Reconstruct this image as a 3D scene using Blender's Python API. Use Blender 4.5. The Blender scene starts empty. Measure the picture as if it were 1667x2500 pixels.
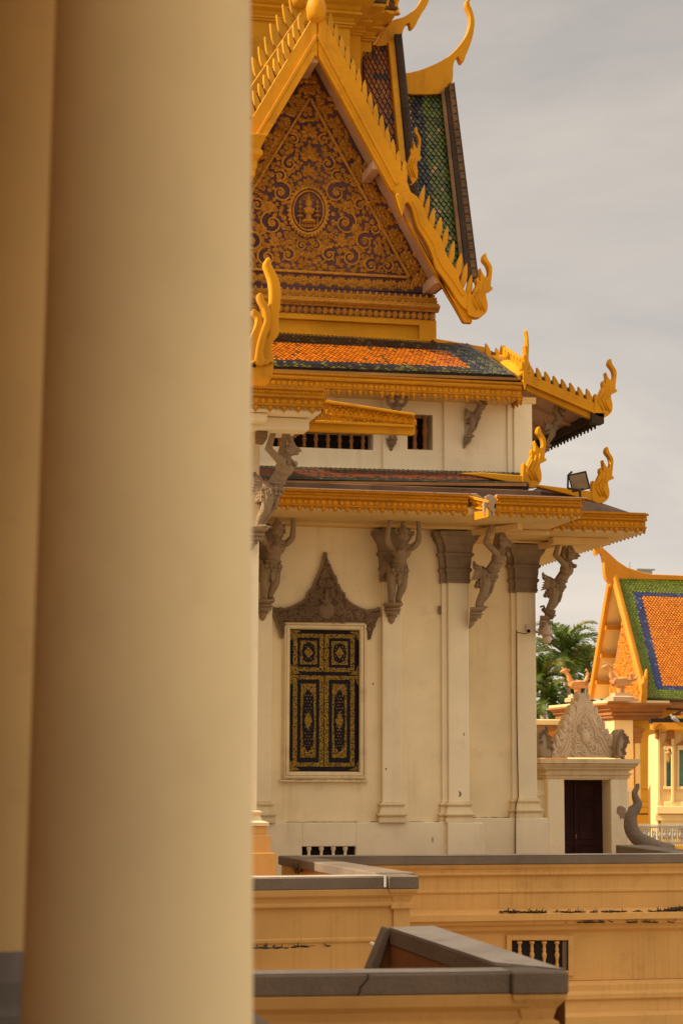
import bpy, bmesh, math, random
from mathutils import Vector, Matrix
R = math.radians
rng = random.Random(7)
S = bpy.context.scene
COL = S.collection

# ------------------------------------------------------------------ camera, world, sun, exposure
CAMZ = 6.5
F, CX, CY = 4942.0, 833.5, 1250.0            # focal length and centre in photo pixels
YAW, PITCH, ROLL = R(12.5), math.atan(635.0 / 4942.0), 0.0034
C0 = Vector((0, 0, CAMZ))
_h = Vector((math.sin(YAW), math.cos(YAW), 0)); _r = Vector((math.cos(YAW), -math.sin(YAW), 0)); _z = Vector((0, 0, 1))
FWD = _h * math.cos(PITCH) + _z * math.sin(PITCH)
_u = -_h * math.sin(PITCH) + _z * math.cos(PITCH)
RGT = _r * math.cos(ROLL) + _u * math.sin(ROLL)
UPV = -_r * math.sin(ROLL) + _u * math.cos(ROLL)
cd = bpy.data.cameras.new('camera'); cam = bpy.data.objects.new('camera', cd); COL.objects.link(cam)
mw = Matrix.Identity(4)
for i, a in enumerate((RGT, UPV, -FWD)):
    for k in range(3): mw[k][i] = a[k]
mw.translation = C0; cam.matrix_world = mw
cd.sensor_fit = 'VERTICAL'; cd.sensor_height = 36; cd.sensor_width = 24; cd.lens = F / 2500 * 36
cd.clip_start = 0.1; cd.clip_end = 3000
cd.dof.use_dof = True; cd.dof.focus_distance = 37; cd.dof.aperture_fstop = 2.9
S.camera = cam

SUN_DIR = Vector((-0.77, 0.03, 0.66)).normalized()   # towards the sun
SUN_EL = math.asin(SUN_DIR.z); SUN_AZ = math.atan2(SUN_DIR.x, SUN_DIR.y)
w = bpy.data.worlds.new('World'); S.world = w; w.use_nodes = True
wn = w.node_tree.nodes; wl = w.node_tree.links; wn.clear()
def N(nt, t, **kw):
    n = nt.nodes.new(t)
    for k, v in kw.items():
        if k in n.inputs: n.inputs[k].default_value = v
        else: setattr(n, k, v)
    return n
wt = w.node_tree
sky = N(wt, 'ShaderNodeTexSky', sky_type='NISHITA', sun_disc=False); sky.sun_elevation = SUN_EL; sky.sun_rotation = SUN_AZ
sky.air_density = 1.5; sky.dust_density = 4; sky.ozone_density = 1
sc = N(wt, 'ShaderNodeVectorMath', operation='SCALE'); sc.inputs['Scale'].default_value = 0.1
wl.new(sky.outputs[0], sc.inputs[0])
tc = N(wt, 'ShaderNodeTexCoord')
mp = N(wt, 'ShaderNodeMapping'); mp.inputs['Scale'].default_value = (1.0, 1.0, 3.4); wl.new(tc.outputs['Generated'], mp.inputs[0])
nz = N(wt, 'ShaderNodeTexNoise', Scale=4.2, Detail=7.0, Roughness=0.58); nz.inputs['Distortion'].default_value = 0.4; wl.new(mp.outputs[0], nz.inputs['Vector'])
rp = N(wt, 'ShaderNodeValToRGB'); wl.new(nz.outputs[0], rp.inputs[0])
rp.color_ramp.elements[0].position = 0.33; rp.color_ramp.elements[0].color = (0.60, 0.553, 0.515, 1)
rp.color_ramp.elements[1].position = 0.68; rp.color_ramp.elements[1].color = (0.79, 0.70, 0.605, 1)
# thicker, brighter cloud low down; darker higher in view; unseen sky overhead and behind boosted to light the scene
sp = N(wt, 'ShaderNodeSeparateXYZ'); wl.new(tc.outputs['Generated'], sp.inputs[0])
mr = N(wt, 'ShaderNodeMapRange'); wl.new(sp.outputs['Z'], mr.inputs[0])
for k, v in ((1, 0.02), (2, 0.40), (3, 1.20), (4, 0.74)): mr.inputs[k].default_value = v
mb = N(wt, 'ShaderNodeMapRange'); wl.new(sp.outputs['Y'], mb.inputs[0])
for k, v in ((1, 0.55), (2, -0.6), (3, 1.0), (4, 1.3)): mb.inputs[k].default_value = v
mz = N(wt, 'ShaderNodeMapRange'); wl.new(sp.outputs['Z'], mz.inputs[0])
for k, v in ((1, 0.42), (2, 0.85), (3, 1.0), (4, 3.0)): mz.inputs[k].default_value = v
m0_ = N(wt, 'ShaderNodeMath', operation='MULTIPLY'); wl.new(mr.outputs[0], m0_.inputs[0]); wl.new(mz.outputs[0], m0_.inputs[1])
mm = N(wt, 'ShaderNodeMath', operation='MULTIPLY'); wl.new(m0_.outputs[0], mm.inputs[0]); wl.new(mb.outputs[0], mm.inputs[1])
cs = N(wt, 'ShaderNodeVectorMath', operation='SCALE'); wl.new(rp.outputs[0], cs.inputs[0]); wl.new(mm.outputs[0], cs.inputs['Scale'])
mx = N(wt, 'ShaderNodeMixRGB', Fac=0.9); wl.new(sc.outputs[0], mx.inputs[1]); wl.new(cs.outputs[0], mx.inputs[2])
bg = N(wt, 'ShaderNodeBackground'); bg.inputs['Strength'].default_value = 0.73; wl.new(mx.outputs[0], bg.inputs[0])
wo = N(wt, 'ShaderNodeOutputWorld'); wl.new(bg.outputs[0], wo.inputs[0])
sd = bpy.data.lights.new('sun', 'SUN'); sd.energy = 5.0; sd.angle = R(0.55); sd.color = (1, 0.86, 0.64)
so = bpy.data.objects.new('sun', sd); COL.objects.link(so); so.location = (0, 0, 60)
so.rotation_euler = SUN_DIR.to_track_quat('Z', 'Y').to_euler()
S.view_settings.view_transform = 'Standard'; S.view_settings.look = 'None'; S.view_settings.exposure = 0.45; S.view_settings.gamma = 1
S.render.engine = 'CYCLES'
S.cycles.use_denoising = True; S.cycles.max_bounces = 8; S.cycles.diffuse_bounces = 5; S.cycles.sample_clamp_indirect = 6

# ------------------------------------------------------------------ helpers
def ray(px, py):
    a = (px - CX) / F; b = (CY - py) / F
    return FWD + RGT * a + UPV * b
def at(px, py, Y):                      # photo pixel -> point on the plane y = Y
    d = ray(px, py); return C0 + d * (Y / d.y)
def atx(px, py, X):
    d = ray(px, py); return C0 + d * (X / d.x)
def atz(px, py, z):
    d = ray(px, py); return C0 + d * ((z - CAMZ) / d.z)
def atd(px, py, D):                     # at a horizontal distance D along the view
    d = ray(px, py); return C0 + d * (D / d.dot(_h))
def X(px, Y, py=1885): return at(px, py, Y).x
def Z(py, Y, px=900): return at(px, py, Y).z
def Tr(pts, Y): return [at(p[0], p[1], Y) for p in pts]
V = Vector

class M:
    def __init__(s): s.v = []; s.f = []; s.c = []; s.usec = False; s.n2 = None
    def merge(s, o):                     # another builder's faces, in the second material
        s.n2 = len(s.f); s.add(o.v, o.f); return s
    def add(s, vs, fs, col=None):
        n = len(s.v); s.v += [V(p) for p in vs]
        for f in fs:
            s.f.append([i + n for i in f]); s.c.append(col)
        if col: s.usec = True
        return s
    def prism(s, pts, vec, col=None):
        n = len(pts); vec = V(vec)
        s.add(list(pts) + [p + vec for p in pts], [list(range(n)), list(range(2 * n - 1, n - 1, -1))] + [[i, (i + 1) % n, n + (i + 1) % n, n + i] for i in range(n)], col)
    def box(s, x0, x1, y0, y1, z0, z1, col=None):
        s.prism([V((x0, y0, z0)), V((x1, y0, z0)), V((x1, y0, z1)), V((x0, y0, z1))], (0, y1 - y0, 0), col)
    def quad(s, a, b, c, d, col=None): s.add([a, b, c, d], [[0, 1, 2, 3]], col)
    def slab(s, a, b, c, d, t):          # a quad given thickness t against its normal
        n = (b - a).cross(d - a).normalized() * -t
        if n.z > 0: n = -n
        s.prism([a, b, c, d], n)
    def boxmould(s, x0, x1, y0, y1, prof):   # prof: (out, z) from bottom to top, rectangular rings
        vs = []; fs = []
        for o, z in prof:
            vs += [V((x0 - o, y0 - o, z)), V((x1 + o, y0 - o, z)), V((x1 + o, y1 + o, z)), V((x0 - o, y1 + o, z))]
        n = len(prof)
        for k in range(n - 1):
            for i in range(4):
                j = (i + 1) % 4; fs.append([4 * k + i, 4 * k + j, 4 * k + 4 + j, 4 * k + 4 + i])
        fs += [[3, 2, 1, 0], [4 * n - 4, 4 * n - 3, 4 * n - 2, 4 * n - 1]]
        s.add(vs, fs)
    def tube(s, path, rad, seg=8, col=None, flat=1.0):
        n = len(path); vs = []; fs = []
        if not hasattr(rad, '__len__'): rad = [rad] * n
        prev = None
        for k, p in enumerate(path):
            t = (path[min(k + 1, n - 1)] - path[max(k - 1, 0)]).normalized()
            if prev is None: a = t.cross(V((0.31, 0.17, 0.93))).normalized()
            else: a = (prev - t * prev.dot(t)).normalized()
            prev = a; b = t.cross(a)
            for i in range(seg):
                q = 2 * math.pi * i / seg
                vs.append(p + (a * math.cos(q) + b * math.sin(q) * flat) * rad[k])
        for k in range(n - 1):
            for i in range(seg):
                j = (i + 1) % seg; fs.append([k * seg + i, k * seg + j, k * seg + seg + j, k * seg + seg + i])
        fs += [list(range(seg))[::-1], list(range((n - 1) * seg, n * seg))]
        s.add(vs, fs, col)
    def lathe(s, c, prof, seg=20, col=None):
        vs = []; fs = []; n = len(prof)
        for r, z in prof:
            for i in range(seg):
                q = 2 * math.pi * i / seg; vs.append(V((c[0] + r * math.cos(q), c[1] + r * math.sin(q), c[2] + z)))
        for k in range(n - 1):
            for i in range(seg):
                j = (i + 1) % seg; fs.append([k * seg + i, k * seg + j, k * seg + seg + j, k * seg + seg + i])
        fs += [list(range(seg))[::-1], list(range((n - 1) * seg, n * seg))]
        s.add(vs, fs, col)
    def ell(s, c, r, seg=10, rings=7, rot=None, col=None):
        vs = []; fs = []
        for k in range(rings + 1):
            a = math.pi * k / rings; rr = max(math.sin(a), 1e-3)
            for i in range(seg):
                q = 2 * math.pi * i / seg; p = V((r[0] * rr * math.cos(q), r[1] * rr * math.sin(q), r[2] * math.cos(a)))
                if rot: p = rot @ p
                vs.append(V(c) + p)
        for k in range(rings):
            for i in range(seg):
                j = (i + 1) % seg; fs.append([k * seg + i, k * seg + seg + i, k * seg + seg + j, k * seg + j])
        s.add(vs, fs, col)
    def bar(s, p0, p1, w, h, up=V((0, 0, 1)), col=None):
        d = (p1 - p0).normalized(); a = d.cross(up).normalized() * w / 2; b = a.cross(d).normalized() * h / 2
        s.prism([p0 - a - b, p0 + a - b, p0 + a + b, p0 - a + b], p1 - p0, col)
    def sweep(s, prof, path):            # closed profile (out to the right of travel, z) along a plan polyline, mitred
        n = len(path); m = len(prof); vs = []; fs = []
        for k in range(n):
            p = V(path[k][:2])
            d0 = (p - V(path[k - 1][:2])).normalized() if k else None
            d1 = (V(path[k + 1][:2]) - p).normalized() if k < n - 1 else None
            if d0 is None: d0 = d1
            if d1 is None: d1 = d0
            n0 = V((d0.y, -d0.x)); n1 = V((d1.y, -d1.x)); mi = (n0 + n1); mi = mi / max(mi.dot(n0), 0.2)
            for o, z in prof: vs.append(V((p.x + mi.x * o, p.y + mi.y * o, z)))
        for k in range(n - 1):
            for i in range(m):
                j = (i + 1) % m; fs.append([k * m + i, k * m + j, k * m + m + j, k * m + m + i])
        fs += [list(range(m))[::-1], list(range((n - 1) * m, n * m))]
        s.add(vs, fs)
    def tf(s, mat4):
        s.v = [mat4 @ p for p in s.v]; return s
    def build(s, name, mat, parent=None, smooth=False, bevel=0, seg=1, recalc=True, angle=None):
        top = parent
        off = V((0, 0, 0)); rotm = None
        if parent:
            while top.parent: top = top.parent
            off = V(top.get('_base', top.location))
        else:
            lo = V((min(p.x for p in s.v), min(p.y for p in s.v), min(p.z for p in s.v))); hi = V((max(p.x for p in s.v), max(p.y for p in s.v), 0))
            off = V(((lo.x + hi.x) / 2, (lo.y + hi.y) / 2, lo.z))
        me = bpy.data.meshes.new(name)
        bm = bmesh.new(); bv = [bm.verts.new(p - off) for p in s.v]
        lay = bm.loops.layers.float_color.new('Col') if s.usec else None
        for f, c in zip(s.f, s.c):
            try: bf = bm.faces.new([bv[i] for i in f])
            except ValueError: continue
            bf.smooth = smooth
            if lay:
                cc = c or (1, 1, 1)
                for l in bf.loops: l[lay] = (cc[0], cc[1], cc[2], 1)
        if recalc: bmesh.ops.recalc_face_normals(bm, faces=bm.faces)
        bm.to_mesh(me); bm.free()
        for q_ in (mat if isinstance(mat, (list, tuple)) else [mat]): me.materials.append(q_)
        if s.n2 is not None:
            for i_, p_ in enumerate(me.polygons): p_.material_index = 1 if i_ >= s.n2 else 0
        o = bpy.data.objects.new(name, me); COL.objects.link(o)
        if parent: o.parent = parent
        else:
            o.location = off; o['_base'] = list(off)
        if bevel:
            b = o.modifiers.new('bevel', 'BEVEL'); b.width = bevel; b.segments = seg; b.limit_method = 'ANGLE'; b.angle_limit = R(40)
        if smooth and angle:
            me.set_sharp_from_angle(angle=R(angle))
        return o

def thing(name, label, cat, loc=(0, 0, 0), group=None):
    o = bpy.data.objects.new(name, None); o.empty_display_size = 0.2; COL.objects.link(o); o.location = loc; o['_base'] = list(loc)
    o['label'] = label; o['category'] = cat
    if group: o['group'] = group
    return o
def tag(o, label, cat, group=None):
    o['label'] = label; o['category'] = cat
    if group: o['group'] = group
    return o
def struct(o): o['kind'] = 'structure'; return o
def copy_tree(o, parent=None):
    c = o.copy(); COL.objects.link(c)
    if parent: c.parent = parent
    for ch in list(o.children): copy_tree(ch, c)
    return c
def remesh(o, vox, sm=3):
    r = o.modifiers.new('remesh', 'REMESH'); r.mode = 'VOXEL'; r.voxel_size = vox; r.use_smooth_shade = True
    if sm:
        q = o.modifiers.new('smooth', 'SMOOTH'); q.factor = 0.5; q.iterations = sm

# ------------------------------------------------------------------ materials
def newmat(name):
    m = bpy.data.materials.new(name); m.use_nodes = True; nt = m.node_tree; nt.nodes.clear()
    o = N(nt, 'ShaderNodeOutputMaterial'); b = N(nt, 'ShaderNodeBsdfPrincipled'); b.inputs['Specular IOR Level'].default_value = 0.18; nt.links.new(b.outputs[0], o.inputs[0])
    return m, nt, b
def noise(nt, vec, scale, detail=4, rough=0.55, mscale=None):
    if mscale:
        q = N(nt, 'ShaderNodeMapping'); q.inputs['Scale'].default_value = mscale; nt.links.new(vec, q.inputs[0]); vec = q.outputs[0]
    n = N(nt, 'ShaderNodeTexNoise', Scale=scale, Detail=float(detail), Roughness=rough); nt.links.new(vec, n.inputs['Vector']); return n.outputs[0]
def ramp(nt, src, p0, p1, c0=(0, 0, 0, 1), c1=(1, 1, 1, 1)):
    r = N(nt, 'ShaderNodeValToRGB'); r.color_ramp.elements[0].position = p0; r.color_ramp.elements[1].position = p1
    r.color_ramp.elements[0].color = c0; r.color_ramp.elements[1].color = c1; nt.links.new(src, r.inputs[0]); return r.outputs[0]
def mix(nt, fac, a, b, mode='MIX'):
    m = N(nt, 'ShaderNodeMixRGB', blend_type=mode)
    for i, x in ((0, fac), (1, a), (2, b)):
        if hasattr(x, 'is_linked') or hasattr(x, 'links'): nt.links.new(x, m.inputs[i])
        elif i == 0: m.inputs[0].default_value = x
        else: m.inputs[i].default_value = (x[0], x[1], x[2], 1)
    return m.outputs[0]
def scaled(nt, v, k):
    m = N(nt, 'ShaderNodeMath', operation='MULTIPLY'); nt.links.new(v, m.inputs[0]); m.inputs[1].default_value = k; return m.outputs[0]
def bump(nt, b, h, strength, dist=0.02):
    q = N(nt, 'ShaderNodeBump', Strength=strength, Distance=dist); nt.links.new(h, q.inputs['Height']); nt.links.new(q.outputs[0], b.inputs['Normal'])
def paint(name, col, var=0.12, dirt=(0.12, 0.08, 0.04), streak=0.35, blotch=0.25, rough=0.8, bs=0.25, sx=5.0, spots=0.0, chip=None):
    m, nt, b = newmat(name); t = N(nt, 'ShaderNodeTexCoord'); v = t.outputs['Object']
    n1 = noise(nt, v, 0.9, 5); n2 = noise(nt, v, 11, 3)
    dk = tuple(c * (1 - var * 1.6) for c in col); lt = tuple(min(1, c * (1 + var)) for c in col)
    c = mix(nt, ramp(nt, n1, 0.3, 0.7), dk, lt)
    c = mix(nt, scaled(nt, ramp(nt, n2, 0.35, 0.7), var * 0.8), c, lt)
    if streak:
        st = noise(nt, v, 1.0, 5, 0.6, (sx, sx, 0.28)); pat = noise(nt, v, 0.55, 3)
        mk = N(nt, 'ShaderNodeMath', operation='MULTIPLY'); nt.links.new(ramp(nt, st, 0.5, 0.78), mk.inputs[0]); nt.links.new(ramp(nt, pat, 0.42, 0.68), mk.inputs[1])
        c = mix(nt, scaled(nt, mk.outputs[0], streak), c, dirt)
    if blotch:
        bl = noise(nt, v, 2.3, 8, 0.68); c = mix(nt, scaled(nt, ramp(nt, bl, 0.56, 0.74), blotch), c, dirt)
    if spots:
        q = noise(nt, v, 16, 6, 0.7); c = mix(nt, scaled(nt, ramp(nt, q, 0.62, 0.7), spots), c, tuple(x * 0.4 for x in dirt))
    if chip:
        q = noise(nt, v, 3.1, 9, 0.75); c = mix(nt, ramp(nt, q, 0.67, 0.69), c, chip)
    nt.links.new(c, b.inputs['Base Color']); b.inputs['Roughness'].default_value = rough
    bump(nt, b, noise(nt, v, 28, 6, 0.6), bs, 0.02)
    return m
def carved(name, col, ground, scale=9.0, strength=0.9, rough=0.6, dist=0.03, amt=0.8, dirt=None):
    m, nt, b = newmat(name); t = N(nt, 'ShaderNodeTexCoord'); v = t.outputs['Object']
    nz_ = N(nt, 'ShaderNodeTexNoise', Scale=scale * 0.8, Detail=2.0); nt.links.new(v, nz_.inputs['Vector'])
    ad = N(nt, 'ShaderNodeMixRGB', Fac=0.09, blend_type='ADD'); nt.links.new(v, ad.inputs[1]); nt.links.new(nz_.outputs['Color'], ad.inputs[2])
    vo = N(nt, 'ShaderNodeTexVoronoi', Scale=scale, feature='SMOOTH_F1'); nt.links.new(ad.outputs[0], vo.inputs['Vector'])
    wv = N(nt, 'ShaderNodeTexVoronoi', Scale=scale * 1.9, feature='DISTANCE_TO_EDGE'); nt.links.new(ad.outputs[0], wv.inputs['Vector'])
    h = ramp(nt, wv.outputs['Distance'], 0.02, 0.22)
    g = mix(nt, 0.45, h, ramp(nt, vo.outputs['Distance'], 0.15, 0.75, (1, 1, 1, 1), (0, 0, 0, 1)))
    lg = noise(nt, v, 1.3, 5)
    top = mix(nt, ramp(nt, lg, 0.35, 0.7), tuple(c * 0.82 for c in col), col)
    fac = ramp(nt, g, 0.15, 0.5)
    base = mix(nt, amt, top, mix(nt, fac, ground, top))
    if dirt:
        base = mix(nt, scaled(nt, ramp(nt, noise(nt, v, 2.6, 8, 0.7), 0.52, 0.72), 0.6), base, dirt)
    nt.links.new(base, b.inputs['Base Color']); b.inputs['Roughness'].default_value = rough
    bump(nt, b, g, strength, dist); return m
def glazed(name, rough=0.42, dirt=0.35):
    m, nt, b = newmat(name); b.inputs['Specular IOR Level'].default_value = 0.14; a = N(nt, 'ShaderNodeAttribute', attribute_name='Col'); t = N(nt, 'ShaderNodeTexCoord')
    n1 = noise(nt, t.outputs['Object'], 1.7, 7, 0.65)
    c = mix(nt, scaled(nt, ramp(nt, n1, 0.45, 0.7), dirt), a.outputs['Color'], (0.03, 0.025, 0.015))
    nt.links.new(c, b.inputs['Base Color']); b.inputs['Roughness'].default_value = rough
    bump(nt, b, noise(nt, t.outputs['Object'], 25, 4), 0.3, 0.01); return m
def plain(name, col, rough=0.6, metal=0.0, var=0.15):
    m, nt, b = newmat(name); t = N(nt, 'ShaderNodeTexCoord')
    n1 = noise(nt, t.outputs['Object'], 6, 5)
    c = mix(nt, ramp(nt, n1, 0.3, 0.7), tuple(x * (1 - var) for x in col), tuple(min(1, x * (1 + var)) for x in col))
    nt.links.new(c, b.inputs['Base Color']); b.inputs['Roughness'].default_value = rough; b.inputs['Metallic'].default_value = metal
    return m
def leafmat(name, col, trans=0.3):
    m, nt, b = newmat(name); a = N(nt, 'ShaderNodeAttribute', attribute_name='Col')
    c = mix(nt, 1.0, a.outputs['Color'], col, 'MULTIPLY'); nt.links.new(c, b.inputs['Base Color']); b.inputs['Roughness'].default_value = 0.5
    tr = N(nt, 'ShaderNodeBsdfTranslucent'); nt.links.new(c, tr.inputs[0]); ms = N(nt, 'ShaderNodeMixShader', Fac=trans)
    nt.links.new(b.outputs[0], ms.inputs[1]); nt.links.new(tr.outputs[0], ms.inputs[2])
    nt.links.new(ms.outputs[0], [n for n in nt.nodes if n.type == 'OUTPUT_MATERIAL'][0].inputs[0]); return m

DIRT = (0.16, 0.085, 0.035)
CREAM = paint('cream_plaster', (0.86, 0.725, 0.475), 0.06, (0.42, 0.25, 0.10), 0.45, 0.22, 0.85, 0.12, 4.0)
WALLY = paint('yellowed_plaster', (0.86, 0.70, 0.42), 0.07, (0.42, 0.24, 0.08), 0.45, 0.22, 0.85, 0.12, 4.0)
SOFF = paint('yellow_soffit', (0.74, 0.50, 0.20), 0.08, (0.40, 0.22, 0.08), 0.3, 0.3, 0.85, 0.12, 5.0)
CREAMD = paint('cream_trim', (0.76, 0.61, 0.36), 0.08, (0.33, 0.17, 0.06), 0.5, 0.45, 0.85, 0.15, 9.0)
PINK = paint('pink_soffit', (0.56, 0.34, 0.21), 0.12, (0.22, 0.11, 0.06), 0.3, 0.4, 0.85, 0.12, 4.0)
GOLD = paint('gold_paint', (0.63, 0.265, 0.002), 0.12, (0.22, 0.085, 0.01), 0.7, 0.5, 0.55, 0.2, 7.0, 0.3)
HORN = paint('worn_gold_horn', (0.60, 0.27, 0.01), 0.2, (0.16, 0.07, 0.015), 0.6, 0.5, 0.6, 0.2, 6.0, 0.4, (0.50, 0.33, 0.16))
GOLDC = paint('gold_motif', (0.72, 0.30, 0.006), 0.1, (0.22, 0.08, 0.01), 0.5, 0.5, 0.55, 0.1, 7.0)
YEL = paint('yellow_plaster', (0.60, 0.265, 0.008), 0.12, (0.30, 0.12, 0.02), 0.5, 0.4, 0.75, 0.15, 5.0, 0.0, (0.55, 0.38, 0.2))
CARV = carved('carved_gold', (0.60, 0.235, 0.005), (0.27, 0.08, 0.005), 22.0, 0.5, 0.6, 0.02, 0.6, (0.20, 0.07, 0.01))
CARVB = carved('carved_gilt_beam', (0.70, 0.29, 0.006), (0.30, 0.09, 0.005), 9.0, 1.0)
GILT = carved('gilt_relief', (0.68, 0.31, 0.035), (0.24, 0.09, 0.016), 18.0, 0.6, 0.5, 0.02, 0.7, (0.10, 0.04, 0.025))
PURP = paint('purple_ground', (0.115, 0.053, 0.052), 0.35, (0.035, 0.012, 0.014), 0.4, 0.5, 0.8, 0.5, 6.0)
STONE = paint('grey_stone', (0.30, 0.215, 0.135), 0.2, (0.07, 0.045, 0.025), 0.7, 0.55, 0.9, 0.5, 8.0, 0.3)
CREST = paint('crest_ground', (0.13, 0.075, 0.04), 0.2, (.05, .03, .02), .3, .4, .9, .4)
RELIEF = paint('crest_relief_stone', (0.25, 0.165, 0.095), 0.2, (0.12, 0.065, 0.03), 0.5, 0.7, 0.9, 0.4, 8.0, .3)
STONEC = carved('carved_grey_stone', (0.30, 0.195, 0.11), (0.08, 0.04, 0.02), 13.0, 1.0, 0.9, 0.04, 0.7)
STAT = carved('statue_stone', (0.42, 0.295, 0.175), (0.22, 0.14, 0.075), 20.0, 0.6, 0.9, 0.02, 0.5, (0.12, 0.075, 0.04))
OCHRE = paint('ochre_plaster', (0.66, 0.37, 0.115), 0.07, (0.30, 0.12, 0.03), 0.5, 0.3, 0.85, 0.15, 22.0)
CAPT = paint('weathered_lit_top', (0.40, 0.33, 0.25), 0.2, (0.14, 0.10, 0.07), 0.3, 0.6, 0.95, 0.6, 3.0, 0.6)  # pale skin on coping tops: bleaching plus skylight put into the colour
CAP = paint('grey_cap', (0.20, 0.15, 0.105), 0.15, (0.10, 0.075, 0.05), 0.4, 0.4, 0.9, 0.5, 5.0, 0.5)
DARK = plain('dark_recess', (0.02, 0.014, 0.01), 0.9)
BLACKM = paint('blackened_timber', (0.05, 0.028, 0.015), 0.3, (0.012, 0.009, 0.006), 0.5, 0.5, 0.8, 0.4, 8.0)
GUTTER = paint('stained_gutter', (0.14, 0.085, 0.05), 0.3, (0.02, 0.014, 0.01), 0.7, 0.6, 0.85, 0.4, 4.0)
TILE = glazed('glazed_tiles', 0.38, 0.35)
TILED = glazed('weathered_tiles', 0.55, 0.6)
TILEN = glazed('new_tiles', 0.35, 0.1)
GREYF = paint('column_base_stone', (0.20, 0.17, 0.14), 0.15, (0.08, 0.06, 0.05), 0.3, 0.3, 0.8, 0.3)

# ------------------------------------------------------------------ ground
g = M(); g.quad(V((-300, -300, 0)), V((500, -300, 0)), V((500, 700, 0)), V((-300, 700, 0)))
struct(g.build('ground', paint('paving', (0.34, 0.27, 0.18), 0.15, (0.2, 0.15, 0.1), 0, 0.3, 0.9, 0.3)))

# ------------------------------------------------------------------ tiles, teeth, fascias
def tiles(m, a, b, c, d, nu, nv, colf, lift=0.03, clip=None, shrink=0.94):
    # a top-left, b top-right, c bottom-left, d bottom-right: overlapping pointed tiles, each lifted at its lower tip
    def P(u, v): return (a * (1 - u) + b * u) * (1 - v) + (c * (1 - u) + d * u) * v
    nrm = (b - a).cross(c - a).normalized()
    if nrm.z < 0: nrm = -nrm
    for j in range(1, nv + 1):
        for i in range(nu + 1):
            u = (i + 0.5 * (j % 2)) / nu; v = (j) / nv
            if clip and not clip(u, v): continue
            du = 0.5 / nu * shrink; dv = 1.0 / nv * shrink
            cl = lambda x: min(max(x, 0), 1)
            lf = lift * rng.uniform(0.7, 1.4); sk = rng.uniform(-0.06, 0.06) / nu
            q = [P(u, cl(v - dv)) + nrm * 0.004, P(cl(u - du), v) + nrm * lf * 0.5, P(cl(u + sk), cl(v + dv)) + nrm * lf, P(cl(u + du), v) + nrm * lf * 0.5]
            if (q[0] - q[2]).length < 1e-4 or (q[1] - q[3]).length < 1e-4: continue
            k = colf(u, v); r_ = rng.uniform(0.84, 1.13)
            m.add(q, [[0, 1, 2, 3]], tuple(min(1, x * r_) for x in k))
def profprism(m, p0, p1, prof):          # cross-section (out, z) swept from plan point p0 to p1
    d = (V(p1) - V(p0)); L = d.length; d = d / L; n = V((d.y, -d.x))
    m.prism([V((p0[0] + n.x * o, p0[1] + n.y * o, z)) for o, z in prof], V((d.x * L, d.y * L, 0)))
MOT = []
def fascia(m, p0, p1, zt, z1, z2, zb, pitch=0.205, depth=0.03, mot=None, fine=False):
    h = zt - z1
    profprism(m, p0, p1, [(-0.1, zt), (0.09, zt), (0.09, zt - 0.035), (0.055, zt - 0.055), (0.045, zt - h * 0.6), (0.06, z1 + 0.02), (0.06, z1), (0.02, z1 - 0.015), (0.02, z2 + 0.03), (0.045, z2 + 0.025), (0.045, z2), (-0.1, z2)])
    d = V(p1) - V(p0); L = d.length; d = d / L; n = V((d.y, -d.x))
    k = int(L / pitch * 2); th = z2 - zb
    for i in range(k):
        s = (i + 0.5) * L / k; big = i % 2 == 0; w_ = L / k * (0.62 if big else 0.42); hh = th * (1 if big else 0.62) * rng.uniform(0.92, 1.05)
        sh = [(-w_, 0), (-w_ * 0.95, -hh * 0.3), (-w_ * 0.5, -hh * 0.45), (-w_ * 0.42, -hh * 0.72), (0, -hh), (w_ * 0.42, -hh * 0.72), (w_ * 0.5, -hh * 0.45), (w_ * 0.95, -hh * 0.3), (w_, 0)]
        o = 0.03 - (0.004 if big else 0)
        if mot is not None:
            ax = V((d.x, d.y, 0)); on = V((n.x, n.y, 0)); c = V((p0[0] + d.x * s, p0[1] + d.y * s, 0)) + on * (o + .002)
            if big: palmette(mot, c + V((0, 0, z2 - hh * .12)), -1.57, hh * .62, 3, ax, V((0, 0, 1)), on, .7)
            c2 = c + on * -.008; zm = (z1 + z2) / 2; sz = (z1 - z2) * .36
            if big: rosette(mot, c2 + V((0, 0, zm)), sz, ax, V((0, 0, 1)), on, 6)
            else:
                for q in (-1, 1): leaf(mot, c2 + V((0, 0, zm - q * sz * .2)), 1.57 * q, sz * 1.1, sz * .9, sz * .35, ax, V((0, 0, 1)), on); leaf(mot, c2 + V((0, 0, zm)), 1.57 - 1.57 * q, sz * .8, sz * .6, sz * .3, ax, V((0, 0, 1)), on)
            if fine:
                for q in range(3): c3 = c + ax * (q - 1) * L / k * .34 + on * .03 + V((0, 0, z1 + (zt - z1) * .3)); leaf(mot, c3, 1.57, (zt - z1) * .4, L / k * .3, .02, ax, V((0, 0, 1)), on)
        m.prism([V((p0[0] + d.x * (s + x) + n.x * o, p0[1] + d.y * (s + x) + n.y * o, z2 + y)) for x, y in sh], V((-n.x * depth, -n.y * depth, 0)))
def horn(m, base, t, up, w, h, Y, th, curl=0.35):   # one cockscomb tooth in photo pixels, laid on plane Y
    sh = [(0.1, -0.25), (.9, -0.25), (1.08, 0.22), (0.98, 0.5), (0.7, 0.8), (0.3, 1.02), (0.12, 0.72), (-0.04, 0.4), (-.02, .15)]
    pts = []
    for x, y in sh:
        x2 = x * w - curl * w * y * y; pts.append((base[0] + t[0] * x2 + up[0] * y * h, base[1] + t[1] * x2 + up[1] * y * h))
    m.prism(Tr(pts, Y), (0, th, 0))
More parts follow.
